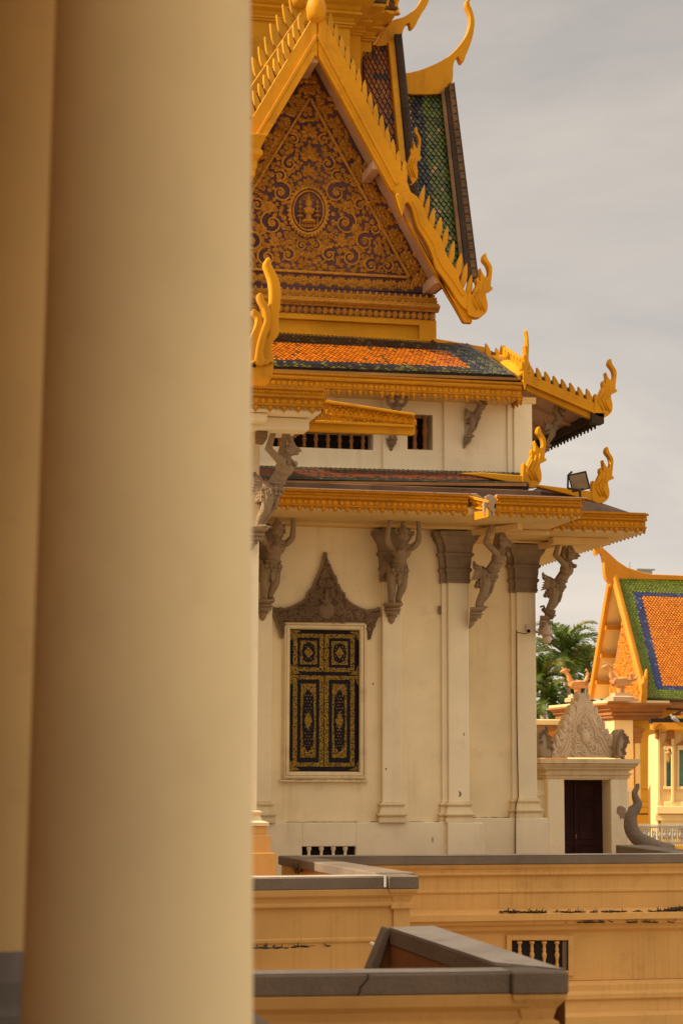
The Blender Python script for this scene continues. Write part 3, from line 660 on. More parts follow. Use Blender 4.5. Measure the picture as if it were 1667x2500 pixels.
# right-hand verge board with cockscomb, sloping down to its own naga
m = M(); m.prism(Tr([(1190, 863), (1200, 868), (1286, 911), (1452, 984), (1454, 1010), (1286, 937), (1192, 893)], YV), (0, .14, 0)); vb_ = m.build('verge_board', GOLD, hall, bevel=.012)
m = M(); m.prism(Tr([(1284, 938), (1448, 1009), (1444, 1024), (1284, 953)], YV + .05), (0, .12, 0)); m.prism(Tr([(1284, 932), (1452, 1005), (1452, 1010), (1284, 937)], YV - .03), (0, .05, 0)); m.build('verge_lip', GOLD, vb_, bevel=.01)
m = M(); m.prism(Tr([(1190, 852), (1285, 902), (1452, 975), (1452, 986), (1286, 912), (1190, 864)], YV + .1), (0, .06, 0)); m.build('comb_back', GUTTER, vb_)
for a_, b_, n_ in (((1186, 862), (1286, 911), 4), ((1290, 912), (1452, 984), 8)):
    m = M(); horns(m, a_, b_, n_, 14, 25, YV, .09, (.03, -1)); m.build('cockscomb', HORN, vb_, bevel=.01)
finial(hall, 1451, 1018, 143, YV - .02, .16)
xr3 = X(1478, YV); zr = Z(1022, YV, 1478)
m = M(); m.prism(Tr([(1195, 868), (1470, 1000), (1470, 1018), (1195, 890)], YV + .15), (0, 9, 0)); m.build('side_roof', PINK, hall)
for y in (YV + 1.2, YV + 2.4, YV + 3.6, YV + 4.8):
    m = M(); m.prism(Tr([(1290, 925), (1470, 1008), (1470, 1026), (1290, 945)], YV + .15), (0, .12, 0)); m.v[-8:] = [p + V((0, y - YV, 0)) for p in m.v[-8:]]; m.build('rafter', PINK, hall)
m = M(); fascia(m, (xr3 - .05, YV + .2), (xr3 - .05, 46), zr + .13, zr + .06, zr - .03, zr - .17, .2); m.box(xr3 - .2, xr3 + .05, YV - .02, YV + .25, zr - .1, zr + .1); m.build('side_eave_teeth', BLACKM, hall)

CHIP = plain('chipped_plaster', (.22, .13, .07), .9)
for pts, y in (([(1069, 1480), (1076, 1478), (1077, 1498), (1073, 1502), (1069, 1497)], YW - .058), ([(1131, 1790), (1134, 1788), (1133, 1797), (1131, 1796)], YW - .122), ([(1119, 1930), (1126, 1936), (1125, 1943), (1120, 1946), (1121, 1938)], YW - .122), ([(1054, 2046), (1057, 2044), (1057, 2056), (1055, 2057)], YW - .133), ([(940, 1876), (943, 1874), (944, 1879), (941, 1880)], YW - .122), ([(908, 1668), (912, 1667), (912, 1672), (909, 1672)], YW - .003)):
    m = M(); m.prism(Tr(pts, y), (0, .002, 0)); m.build('plaster_chip', CHIP, hall)
# ------------------------------------------------------------------ gable
gx0, gx1 = X(440, YP - .2, 780), X(1065, YP - .2, 800)
m = M(); zb0, zb1 = Z(834, YP - .2, 1000) - .3, Z(779, YP - .2, 1000)
zp0, zp1 = Z(826, YP - .2, 1000), Z(793, YP - .2, 1000); xp0, xp1 = X(560, YP - .2), X(1024, YP - .2, 800)
m.box(gx0, gx1, YP - .1, 46, zb0, zb1); m.box(gx0, xp0, YP - .2, YP - .1, zb0, zb1); m.box(xp1, gx1, YP - .2, YP - .1, zb0, zb1); m.box(xp0, xp1, YP - .2, YP - .1, zp1, zb1); m.box(xp0, xp1, YP - .2, YP - .1, zb0, zp0)
m.build('gable_base', YEL, hall, bevel=.008)
zA, zB_, zC, zD = Z(758, YP - .25, 1000), Z(737, YP - .25, 1000), Z(717, YP - .25, 1000), Z(703, YP - .25, 1000)
m = M(); m.box(gx0 + .02, gx1 - .02, YP - .19, YP + .5, zb1, zA); m.box(gx0 + .02, gx1 - .02, YP - .17, YP + .5, zB_, zC + .02); gb = m.build('gable_frieze', PURP, hall)
m = M(); zr_ = (zA + zB_) / 2; hr = (zB_ - zA) / 2
prof = [(0, zA), (.08, zA), (.10, zA + hr * .3)] + [(.10 + .09 * math.sin(math.pi * i / 8), zA + hr * .3 + hr * 1.4 * i / 8) for i in range(9)] + [(.08, zB_), (0, zB_)]
profprism(m, (gx0 - .04, YP - .15), (gx1 + .04, YP - .15), prof); m.build('torus_moulding', GILT, gb, smooth=True, angle=50)
m = M(); n_ = 40; yy = YP - .2
for i in range(n_):
    x = gx0 + (gx1 - gx0) * (i + .5) / n_
    leaf(m, V((x, yy, zA - .005)), -1.75, zA - zb1 + .02, .13, .08, AX, AZ, OUT); leaf(m, V((x - .03, yy, zA - .01)), -1.2, .09, .07, .04, AX, AZ, OUT)
m.build('drop_leaf_band', GILT, gb); m = M()
for i in range(40):
    x = gx0 + (gx1 - gx0) * (i + .5) / 40; palmette(m, V((x, YP - .175, zB_ + .02)), 1.57, zC - zB_ + .01, 5, AX, AZ, OUT, 1.2)
m.build('petal_band', GILT, gb)
# tympanum
apx = (758, 150); bl, br = (440, 690), (1062, 716)
m = M(); m.prism(Tr([apx, br, bl], YP), (0, .3, 0)); tym = m.build('tympanum', PURP, hall)
def pb(m, a, b, w, d, y): p, q = at(a[0], a[1], y), at(b[0], b[1], y); m.bar(p, q, d, w, up=V((0, 0, 1)) if abs((q - p).z) < .5 else V((1, 0, 0)))
m = M(); a_, b_, c_ = (756, 240), (998, 678), (500, 651)
for p, q in ((a_, b_), (c_, b_), (a_, c_)):
    P, Q = at(*p, YP - .02), at(*q, YP - .02); d = (Q - P).normalized(); n = V((0, -1, 0)); sd_ = d.cross(n) * .026
    m.prism([P - sd_, Q - sd_, Q + sd_, P + sd_], n * .05)
m.build('inner_frame', GILT, tym, bevel=.008)
m = M(); y0 = YP; T = lambda x, y: at(x, y, y0); pxm = 1 / 128.0
def mir(x): return 2 * 753 - x
tri = [(756, 262), (985, 668), (515, 642)]
circ = []
def put(x, y, r): circ.append((x, y, r))
# centre line and medallion
for x, y, s in ((755, 330, 30), (755, 385, 34), (754, 425, 26), (753, 455, 24)): palmette(m, T(x, y), 1.57, s * pxm * 1.15, 7, AX, AZ, OUT, 1.7); put(x, y - 10, s * .8)
ring_ = [at(753 + 45 * math.cos(2 * math.pi * i / 40), 514 + 57 * math.sin(2 * math.pi * i / 40), y0 - .03) for i in range(41)]
m.tube(ring_, .035, 6); ring2_ = [at(753 + 37 * math.cos(2 * math.pi * i / 40), 514 + 48 * math.sin(2 * math.pi * i / 40), y0 - .03) for i in range(41)]
m.tube(ring2_, .018, 6)
for i in range(36): q = 2 * math.pi * i / 36; m.ell(at(753 + 49 * math.cos(q), 514 + 62 * math.sin(q), y0 - .03), (.035,) * 3, 6, 4)
put(753, 514, 66)
m.lathe(T(753, 545) + V((0, -.02, 0)), [(.02, 0), (.14, .01), (.14, .05), (.06, .07), (.05, .16), (.1, .2), (.12, .28), (.05, .31), (.08, .36), (.06, .44), (.02, .52), (.01, .6)], 10)
for sx_ in (-21, 21):
    m.tube([T(753 + sx_, 548) + V((0, -.03, 0)), T(753 + sx_, 490) + V((0, -.03, 0))], .012, 5)
    for k in range(4): m.lathe(T(753 + sx_, 530 - 11 * k) + V((0, -.03, 0)), [(.075 - .014 * k, 0), (.05 - .01 * k, .03), (.01, .05)], 8)
for i in range(9): leaf(m, T(753, 490), .15 + i * .355, .15, .04, .04, AX, AZ, OUT)
for i in range(7): leaf(m, T(732 + 7 * i, 556), 1.57, .1, .06, .03, AX, AZ, OUT)
for i in range(9): q = -2.6 + i * .26; leaf(m, at(753 + 42 * math.cos(-q), 560 - 52 * math.sin(q), y0), q, .16, .11, .05, AX, AZ, OUT)
# flowing side scrolls (mirrored)
SC = [(820, 470, 30, 1), (842, 545, 32, -1), (890, 590, 26, 1), (803, 622, 20, 1), (855, 628, 26, -1), (905, 648, 20, 1), (945, 650, 17, -1), (800, 400, 20, -1), (822, 430, 16, 1), (790, 340, 14, 1), (915, 560, 14, -1), (878, 500, 16, 1), (770, 600, 14, -1)]
for x, y, r, hd in SC:
    for q in (0, 1):
        xx = mir(x) if q else x; h2 = -hd if q else hd
        if xx > 560: scroll(m, T(xx, y), r * pxm, 1.2 if not q else 1.94, 1.35, .024, AX, AZ, OUT, h2); put(xx, y, r * .95)
for x, y, s in ((850, 505, 24), (870, 560, 22), (835, 590, 20), (925, 610, 20), (790, 575, 18)):
    for xx in (x, mir(x)): rosette(m, T(xx, y), s * pxm * .8, AX, AZ, OUT, 7); put(xx, y, s * .7)
tries = 0
while tries < 16000:
    tries += 1; x, y = rng.uniform(575, 985), rng.uniform(262, 665)
    if not inpoly((x, y), tri): continue
    r = rng.uniform(5, 9)
    if all((x - a) ** 2 + (y - b) ** 2 > (r * .62 + c * .85) ** 2 for a, b, c in circ):
        put(x, y, r); k = rng.random(); a = math.atan2(y - 600 if False else -(y - 520), x - 753) + rng.uniform(-.9, .9)
        if k < .8: palmette(m, T(x, y), a, r * 1.9 * pxm, 5 + 2 * (k < .3), AX, AZ, OUT, rng.uniform(1.0, 1.7))
        else: rosette(m, T(x, y), r * pxm, AX, AZ, OUT)
    elif tries % 3 == 0:
        if all((x - a) ** 2 + (y - b) ** 2 > (c * .9 + 4) ** 2 for a, b, c in circ): leaf(m, T(x, y), rng.uniform(0, 6.3), .13, .08, .04, AX, AZ, OUT); put(x, y, 4)
m.build('foliage_relief', GILT, tym)
m = M()                                   # border strip between inner frame and edge
def border(a, b, n, ang, s):
    for i in range(n):
        q = (i + .5) / n; x, y = a[0] + (b[0] - a[0]) * q, a[1] + (b[1] - a[1]) * q; s2 = s * (.55 + .45 * min(1, q * 3)) if ang is not None else s
        if i % 2: rosette(m, T(x, y), s2 * pxm * .85, AX, AZ, OUT, 8)
        else: palmette(m, T(x, y), (ang or 1.57) + rng.uniform(-.3, .3), s2 * pxm * 1.25, 7, AX, AZ, OUT, 1.9)
        for k in (-1, 1): [leaf(m, T(x + k * s * rng.uniform(.3, .75), y + rng.uniform(-18, 18)), rng.uniform(0, 6.3), .17, .1, .05, AX, AZ, OUT) for _ in range(4)]
border((759, 205), (1030, 697), 18, 2.1, 24); border((754, 205), (490, 650), 16, 1.0, 24)
palmette(m, T(758, 200), 1.57, .24, 7, AX, AZ, OUT); palmette(m, T(757, 228), 1.57, .2, 7, AX, AZ, OUT)
for i in range(14):
    x = 585 + i * 31; y = 676 + i * 1.7
    rosette(m, T(x, y), .125, AX, AZ, OUT, 8); leaf(m, T(x + 15, y + 4), 1.2, .14, .08, .04, AX, AZ, OUT); leaf(m, T(x + 15, y - 3), -1.2, .12, .08, .04, AX, AZ, OUT); leaf(m, T(x + 17, y), 0, .1, .06, .03, AX, AZ, OUT); leaf(m, T(x + 14, y), 3.1, .1, .06, .03, AX, AZ, OUT)
m.build('border_relief', GILT, tym)
# soffit of the gable roof, roof slopes, purlin ends
def sof(a, b, t=.05):
    p, q = at(*a, YB + .1), at(*b, YB + .1); return p, q
for sgn, pa, pb2 in ((1, (761, 150), (1063, 718)), (-1, (757, 150), (440, 694))):
    m = M(); p, q = at(*pa, YP), at(*pb2, YP); dy = V((0, YB + .05 - YP, 0)); t_ = V((.12 * sgn, 0, .10))
    m.prism([p + dy, q + dy, q + dy + t_, p + dy + t_], (0, .06 - dy.y, 0)); m.build('gable_soffit', PINK, hall)
for (x, y, r_) in ((762, 137, .12), (921, 402, .09), (1074, 680, .10)): P = at(x, y, YB + .1); m = M(); m.box(P.x - r_, P.x + r_, P.y, P.y + .95, P.z - r_, P.z + r_); m.build('purlin_end', PINK, hall, bevel=.01)
m = M(); p, q = at(776, 36, YB + .2), at(1040, 560, YB + .2); m.prism([p, q, q + V((.0, 0, -.2)), p + V((0, 0, -.3))], (0, 6, 0)); p, q = at(772, 30, YB + .2), at(440, 560, YB + .2); m.prism([p, q, q + V((0, 0, -.25)), p + V((0, 0, -.4))], (0, 8, 0)); m.build('gable_roof', BLACKM, hall)
# barge boards
m = M(); m.prism(Tr([(777, 20), (798, 55), (995, 446), (1005, 475), (990, 497), (975, 508), (966, 478), (953, 446), (785, 134), (776, 120)], YB), (0, .16, 0)); bg_ = m.build('barge_board', GOLD, hall, bevel=.014)
m = M(); m.prism(Tr([(776, 116), (785, 134), (953, 446), (962, 470), (954, 462), (778, 138)], YB - .012 + .02), (0, .15, 0)); m.prism(Tr([(776, 84), (780, 84), (972, 448), (966, 451), (776, 94)], YB - .03), (0, .04, 0)); m.build('barge_moulding', GOLD, bg_, bevel=.006)
m = M(); m.prism(Tr([(774, 20), (754, 55), (616, 285), (560, 378), (560, 470), (643, 330), (745, 134), (775, 118)], YB + .006), (0, .16, 0)); bl_ = m.build('barge_board', GOLD, hall, bevel=.014)
m = M(); m.prism(Tr([(774, 84), (770, 84), (590, 387), (596, 390), (774, 94)], YB - .03), (0, .04, 0)); m.prism(Tr([(745, 134), (775, 118), (775, 140), (770, 134), (650, 335), (560, 480), (560, 465)], YB + .01), (0, .14, 0)); m.build('barge_moulding', GOLD, bl_, bevel=.006)
# wavy naga body on the lower right slope
wo_ = [(985, 519), (975, 500), (976, 478), (990, 468), (1004, 470), (1018, 480), (1030, 497), (1040, 520), (1047, 540), (1060, 557), (1075, 578), (1083, 600), (1090, 622), (1104, 644), (1115, 662), (1124, 690), (1134, 708), (1146, 722), (1160, 735), (1150, 762), (1128, 748), (1113, 728), (1100, 706), (1080, 676), (1064, 655), (1058, 632), (1048, 605), (1035, 580), (1022, 560), (1014, 540), (1006, 510), (996, 494), (988, 500)]
m = M(); m.prism(Tr(rounded(wo_), YB - .1), (0, .2, 0)); wy = m.build('naga_barge', GOLD, hall, bevel=.03, seg=2)
m = M(); m.tube(ppath([(1006, 488), (1018, 512), (1026, 545), (1044, 572), (1060, 598), (1068, 628), (1084, 655), (1108, 688), (1130, 722)], YB - .1), .028, 6); m.prism(Tr([(966, 476), (972, 470), (982, 480), (986, 510), (982, 528), (974, 505)], YB - .14), (0, .2, 0)); m.build('naga_ridge', GOLD, wy, bevel=.01)
m = M(); m.prism(Tr([(985, 519), (1004, 548), (1030, 600), (1060, 660), (1110, 730), (1153, 763), (1152, 789), (1132, 787), (1060, 660), (1000, 552)], YB - .03), (0, .14, 0)); m.build('barge_tail', GOLD, hall, bevel=.012)
finial(hall, 1142, 775, 158, YB - .12, .2)
finial(hall, 988, 448, 140, YB + .35, .12, sx=.75)
m = M()
horns(m, (800, 58), (994, 448), 14, 27, 36, YB + .02, .1, (.12, -1), 0); m.build('cockscomb', HORN, hall, bevel=.012); m = M(); horns(m, (590, 330), (748, 66), 13, 19, 38, YB + .02, .1, (-.42, -1), -.4)
m.build('cockscomb', HORN, hall, bevel=.012); m = M()
for a, b in (((1024, 484), (1046, 540)), ((1046, 540), (1080, 585)), ((1080, 585), (1112, 655)), ((1112, 655), (1152, 728))): horns(m, a, b, 2 if a[0] != 1112 else 3, 20, 38, YB - .04, .1, (.3, -1), .1)
m.build('cockscomb', HORN, hall, bevel=.012)
m = M(); m.prism(Tr([(800, 62), (994, 452), (1006, 446), (814, 58)], YB + .1), (0, .08, 0)); m.build('comb_rail', BLACKM, hall); m = M(); m.prism(Tr([(592, 322), (750, 68), (736, 56), (578, 306)], YB + .1), (0, .08, 0)); m.build('comb_rail', BLACKM, hall)
m = M(); P = at(773, 56, YB); m.lathe(V((P.x, P.y + .05, P.z)), [(.02, 0), (.12, .03), (.18, .12), (.2, .3), (.17, .42), (.13, .52), (.1, .7), (.07, .95)], 14); m.build('apex_finial', GOLD, hall, smooth=True)
# a second, higher gable behind to the left
m = M(); m.prism(Tr([(744, 14), (758, 24), (740, 60), (560, 350), (560, 280), (612, 210)], 39), (0, .16, 0)); m.build('rear_barge_board', GOLD, hall, bevel=.014)
m = M(); horns(m, (596, 240), (732, 14), 9, 19, 44, 39.02, .1, (-.42, -1), -.4); m.build('cockscomb', HORN, hall, bevel=.012)
m = M(); P = at(733, 22, 39); m.lathe(V((P.x, P.y, P.z)), [(.02, 0), (.14, .05), (.19, .2), (.15, .5), (.08, 1.0)], 14); m.build('apex_finial', GOLD, hall, smooth=True)
m = M(); p, q = at(735, 40, 39.2), at(420, 560, 39.2); m.prism([p, q, q + V((0, 0, -.4)), p + V((0, 0, -.4))], (0, 4, 0)); m.build('rear_roof', BLACKM, hall)
# small capital left of the tympanum (upper porch column head)
m = M(); a_, b_ = X(560, YB - .4, 350), X(648, YB - .4, 350); z0, z1 = Z(428, YB - .4, 630), Z(332, YB - .4, 630); hh = z1 - z0
m.boxmould(a_ + .2, b_ - .2, YB - .35, YB + .2, [(.02, z0), (.02, z0 + hh * .12), (.05, z0 + hh * .2), (.05, z0 + hh * .4), (.14, z0 + hh * .5), (.14, z0 + hh * .6), (.1, z0 + hh * .66), (.19, z0 + hh * .93), (.2, z0 + hh * .95), (.2, z1)]); m.build('bracket_block', YEL, hall, bevel=.008)

# ------------------------------------------------------------------ stepped base of the spire
m = M()
for px, y, c in ((854, 41.0, 70), (880, 41.9, 88), (907, 42.8, 103)):
    x0, x1_ = X(520, y, 100), X(px, y, 100); zz0 = 6.0; zc = Z(c, y, px); k = .0081 * y
    prof = [(0, zz0), (0, zc), (.05, zc + .01), (.05, zc + .05), (.09, zc + .06), (.09, zc + .1), (.05, zc + .12), (.10, zc + .2), (.22, zc + .25), (.22, zc + .3), (.13, zc + .32), (.22, zc + .43), (.42, zc + .51), (.46, zc + .53), (.46, zc + .6)]
    m.boxmould(x0, x1_, y, 48 - (y - 41), prof)
sb = m.build('spire_base', YEL, hall)
m = M()
for px, y, c in ((854, 41.0, 70), (880, 41.9, 88), (907, 42.8, 103)):
    x0, x1_ = X(520, y, 100), X(px, y, 100); zc = Z(c, y, px) + .6; m.boxmould(x0, x1_, y, 48 - (y - 41), [(.44, zc), (.48, zc + .04), (.48, zc + .1), (.42, zc + .12), (.42, zc + .5), (.52, zc + .54), (.52, zc + .62), (.3, zc + .7)])
m.build('spire_frieze', carved('dark_frieze', (.20, .10, .02), (.03, .015, .01), 12.0, 1.0), sb)
P = at(930, 30, 42.6); balusters([P.x - .18, P.x + .08, P.x + .3], 42.4, P.z - .1, P.z + .6, .09, GOLD, sb)
# ------------------------------------------------------------------ roofs of the side wing, seen in shade
def wingcol(kind):
    def f(u, v):
        q = rng.random()
        if kind == 1: return (.25, .075, .012) if q < .75 else ((.13, .05, .03) if q < .92 else (.03, .03, .03))
        w_ = (u - .38 - .0 * v)
        if u > .62 or v > .95: return (.095, .115, .012) if q < .8 else ((.05, .08, .03) if q < .93 else (.32, .17, .06))
        if u > .40: return (.010, .012, .018) if q < .8 else (.05, .06, .02)
        return (.48, .14, .02) if q < .7 else (.24, .12, .05)
    return f
A, B, Cc, D = at(885, 108, 43), at(947, 112, 43), at(905, 640, 39.6), at(1000, 640, 39.6)
m = M(); m.slab(A, B, D, Cc, .1); w1 = m.build('wing_roof', BLACKM, hall)
m = M(); o_ = V((0, -.03, .02)); tiles(m, A + o_, B + o_, Cc + o_, D + o_, 6, 42, wingcol(1), .035, None, .86); m.build('roof_tiles', TILED, w1)
m = M(); m.prism([at(943, 112, 43), at(958, 106, 43), at(1008, 640, 39.5), at(994, 640, 39.5)], (.0, -.18, .03)); m.build('verge_band', YEL, w1, bevel=.01)
m = M(); m.prism([at(957, 96, 43), at(969, 92, 43), at(1024, 640, 39.5), at(1008, 640, 39.5)], (.06, -.2, .04)); 
for i in range(40): q = i / 40; p = at(966, 94, 42.8).lerp(at(1020, 640, 39.3), q); m.box(p.x - .03, p.x + .07, p.y - .05, p.y + .05, p.z - .05, p.z + .09 + .03 * (i % 2))
m.build('verge_edge', BLACKM, w1)
CH1 = [(918, 112), (928, 91), (940, 70), (956, 51), (972, 45), (987, 40), (1001, 31), (1015, 19), (1027, 0), (1034, -18), (1050, -18), (1047, 0), (1042, 12), (1035, 24), (1026, 38), (1019, 51), (1014, 62), (1006, 69), (1001, 66), (999, 56), (993, 58), (987, 67), (983, 78), (980, 92), (977, 108), (972, 121), (964, 117), (944, 111)]
m = M(); m.prism(Tr(rounded(CH1), 42.9), (0, .2, 0)); m.build('horn_finial', GOLD, w1, bevel=.02)
A, B, Cc, D = at(945, 224, 43.6), at(1078, 233, 43.6), at(985, 690, 40), at(1127, 690, 40)
m = M(); m.slab(A, B, D, Cc, .1); w2 = m.build('wing_roof', BLACKM, hall)
m = M(); tiles(m, A + o_, B + o_, Cc + o_, D + o_, 11, 52, wingcol(2), .035, None, .88); m.build('roof_tiles', TILE, w2)
m = M(); m.prism([at(1075, 226, 43.6), at(1098, 212, 43.6), at(1156, 690, 40), at(1126, 690, 40)], (.05, -.2, .05)); wv_ = m.build('verge_edge', BLACKM, w2)
m = M()
for i in range(46): q = i / 46; p = at(1097, 212, 43.4).lerp(at(1155, 690, 39.8), q); m.box(p.x - .03, p.x + .07, p.y - .05, p.y + .05, p.z - .05, p.z + .07 + .04 * (i % 2))
m.prism([at(1075, 226, 43.4), at(1083, 224, 43.4), at(1135, 690, 39.8), at(1126, 690, 39.8)], (0, -.05, .01)); m.build('verge_tiles', paint('verge_brown', (.20, .10, .035), .3, (.02, .015, .01), .6, .6), wv_)
CH2 = [(974, 183), (1000, 177), (1027, 170), (1050, 161), (1070, 152), (1087, 142), (1102, 130), (1115, 117), (1126, 103), (1135, 90), (1142, 75), (1146, 60), (1147, 47), (1146, 35), (1142, 24), (1137, 12), (1137, 3), (1142, -2), (1149, -2), (1146, 4), (1147, 11), (1152, 22), (1156, 36), (1158.5, 55), (1157, 70), (1155, 83), (1152, 95), (1148, 107), (1141, 126), (1137, 134), (1133, 148), (1127, 153), (1122, 147), (1118, 138), (1113, 142), (1109, 150), (1106, 163), (1106, 178), (1105, 192), (1100, 214), (1092, 216), (1080, 229), (976, 226)]
m = M(); m.prism(Tr(rounded(CH2), 43.4), (0, .22, 0)); m.build('horn_finial', GOLD, w2, bevel=.025)


# ------------------------------------------------------------------ near porch of the hall (behind the foreground column)
porch = thing('porch', 'near porch of the hall with gold eave, tall flame finial and white pillar', 'porch', (X(560, 30), 30, 0))
YQ = 28.7
m = M(); m.box(X(480, 30.4), X(628, 30.4), 30.4, 31.2, 0, Z(1046, 30.4, 620)); pil = m.build('pillar', CREAM, porch, bevel=.02)
zt_ = Z(1978, 30.3, 620); zb_ = Z(2085, 30.3, 620); h = zt_ - zb_
m = M(); m.boxmould(X(480, 30.4), X(628, 30.4), 30.4, 31.2, [(.02, zb_ + h * .62), (.16, zb_ + h * .64), (.16, zb_ + h * .72), (.07, zb_ + h * .76), (.04, zb_ + h * .9), (.07, zb_ + h * .93), (.07, zb_ + h * .97), (0, zt_)]); m.build('pillar_base', CREAMD, pil)
m = M(); m.boxmould(X(480, 30.4), X(628, 30.4), 30.4, 31.2, [(.26, 0), (.26, Z(2083, 30.2, 620)), (.18, Z(2083, 30.2, 620) + .005), (.18, Z(2040, 30.2, 620)), (.13, Z(2040, 30.2, 620) + .005), (.13, Z(2018, 30.2, 620)), (.02, Z(2017, 30.2, 620))]); m.build('pillar_plinth', OCHRE, pil)
qe = [Z(k, YQ, 700) for k in (947, 971, 992, 1008)]; qx = X(784, YQ)
m = M(); mo = M(); fascia(m, (X(500, YQ), YQ), (qx, YQ), *qe, mot=mo, fine=True); fascia(m, (qx, YQ + .01), (qx, YQ + 2.4), *qe); m.merge(mo).build('porch_eave', [CARV, GOLDC], porch)
m = M(); m.box(X(500, YQ), qx - .02, YQ + .02, YQ + 2.4, qe[3] + .03, qe[0] - .03); m.build('porch_soffit', CREAM, porch)
m = M(); m.box(X(500, YQ + .5), X(750, YQ + .5), YQ + .5, YQ + .9, Z(1048, YQ + .5, 700), qe[3] + .02); m.box(X(560, YQ + .2), X(646, YQ + .2), YQ + .2, YQ + .48, Z(1027, YQ + .2, 630), qe[3] + .02); m.build('porch_beam', CREAM, porch, bevel=.01)
YT = 30.6
m = M(); m.prism(Tr([(751, 1012), (783, 980), (1012, 1014), (1013, 1042), (748, 1030)], YT), (0, .12, 0)); vb2 = m.build('verge_board', CARVB, porch, bevel=.01)
m = M(); m.prism(Tr([(783, 974), (1012, 1009), (1014, 1015), (783, 981)], YT - .1), (0, .24, 0)); m.build('verge_cornice', GOLD, vb2, bevel=.008)
m = M(); m.prism(Tr([(748, 1026), (1013, 1040), (1013, 1060), (1008, 1062), (748, 1052)], YT + .03), (0, .1, 0)); m.prism(Tr([(748, 1024), (1013, 1037), (1013, 1043), (748, 1031)], YT - .04), (0, .07, 0)); m.build('verge_soffit_board', YEL, vb2, bevel=.008)
m = M()
for i in range(12): x = 800 + i * 18; y = 1004 + i * 1.9; scroll(m, at(x, y, YT), .055 + .01 * (i % 2), 1.5, 1.2, .012, AX, AZ, OUT, 1 if i % 2 else -1); palmette(m, at(x + 9, y + 4, YT), -.7, .09, 5, AX, AZ, OUT)
m.build('verge_carving', GOLDC, vb2)
m = M(); m.prism(Tr([(560, 942), (775, 976), (1008, 1014), (1008, 1036), (560, 1000)], YT + .13), (0, .22, 0)); m.build('porch_roof', BLACKM, porch)
m = M(); m.box(X(300, 31), X(600, 31), 31.3, 37, 0, Z(880, 31, 600)); m.build('porch_shade_mass', CREAM, porch)  # unseen mass added behind the column to shade the facade
# tall flame finial
NB = [(610, 942), (611, 885), (620, 880), (640, 876), (660, 880), (668, 890), (666, 910), (660, 928), (650, 942)]
FL = [([(628, 884), (640, 835), (656, 815), (651, 790), (658, 750), (661, 715), (657, 680), (648, 655), (645, 643), (652, 629), (661, 630), (664, 646), (673, 663), (682, 684), (687, 712), (685, 745), (681, 780), (683, 806), (679, 820), (668, 833), (664, 850), (668, 884)], .09, .2), ([(624, 890), (626, 850), (632, 825), (640, 800), (646, 778), (642, 752), (631, 730), (631, 716), (640, 716), (646, 730), (656, 745), (662, 765), (660, 800), (650, 830), (644, 860), (648, 890)], .0, .2), ([(612, 895), (611, 860), (607, 835), (616, 812), (624, 795), (627, 775), (618, 765), (617, 755), (626, 756), (637, 770), (642, 790), (638, 815), (626, 845), (628, 895)], .05, .2)]
m = M(); m.prism(Tr(rounded(NB), YQ + .05), (0, .28, 0)); nf = m.build('flame_finial', GOLD, porch, bevel=.035, seg=2)
for pts, dy_, th_ in FL: m = M(); m.prism(Tr(rounded(pts), YQ + dy_), (0, th_, 0)); m.build('flame', GOLD, nf, bevel=.03, seg=2)
m = M(); m.tube(ppath([(612, 888), (622, 882), (630, 890), (640, 880), (650, 890), (660, 880), (667, 886)], YQ + .03), .025, 6); m.build('flame_ribs', GOLD, nf, smooth=True)

# ------------------------------------------------------------------ terrace parapets
zc = Z(2086, 32.6, 1300)
def capm(m, pts, z, w, t, lip=0): m.sweep([(0, z - t), (0, z), (-w, z), (-w, z - t)], pts)
def wallprof(z, d, w): # moulded face below a cap, top z, down to the ground
    return [(-.03, z), (-.045, z - .08), (-.09, z - .12), (-.10, z - .17), (-.075, z - .18), (-.075, z - .22), (-.13, z - .25), (-.13, z - .62), (-.11, z - .63), (-.11, z - .67), (-.13, z - .69), (-.13, z - 1.02), (-.02, z - 1.06), (-.02, z - 1.17), (-.06, z - 1.19), (-.06, z - 1.24), (-.12, z - 1.3), (-.14, z - 1.42), (-.16, 0.0), (-w + .1, 0.0), (-w + .1, z)]
def pier(m, a, b, y, z, dep):
    m.boxmould(a, b, y + .1, y + dep, [(.0, z - 1.02), (.06, z - 1.0), (.07, z - .97), (.02, z - .9), (.02, z - .86), (0, z - .84), (0, z - .25), (.035, z - .24), (.035, z - .17), (.01, z - .15), (.03, z - .1), (.08, z - .03), (.085, z)])
# far one, in front of the hall
cT = .145
P0, P1 = atz(736, 2092, zc), atz(1660, 2086, zc)
dirx = V((P1.x - P0.x, P1.y - P0.y)).normalized(); P1b = V((P0.x, P0.y)) + dirx * 14
farp = thing('parapet_wall', 'long ochre terrace wall with grey coping right below the hall', 'parapet wall', (P0.x, P0.y, 0))
m = M(); capm(m, [(P0.x, P0.y), tuple(P1b)], zc, .5, cT); m.build('coping', CAP, farp, bevel=.015)
m = M(); capm(m, [(P0.x, P0.y), tuple(P1b)], zc + .006, .47, .005); m.build('lit_top_skin', CAPT, farp)
m = M(); zw = zc - cT
prof = [(-.02, zw), (-.04, zw - .05), (-.07, zw - .09), (-.08, zw - .13), (-.05, zw - .14), (-.05, zw - .17), (-.11, zw - .2), (-.11, zw - .41), (-.085, zw - .415), (-.085, zw - .455), (-.11, zw - .47), (-.11, zw - .735), (.10, zw - .79), (.10, zw - .90), (.04, zw - .915), (.03, zw - .97), (-.04, zw - 1.0), (-.05, zw - 1.06), (-.10, zw - 1.09), (-.14, zw - 1.12)]
zbt = zw - 1.9
m.sweep([(-.5, zbt)] + [(-.14, zbt)] + prof[::-1] + [(-.5, zw)], [(P0.x, P0.y), tuple(P1b)])
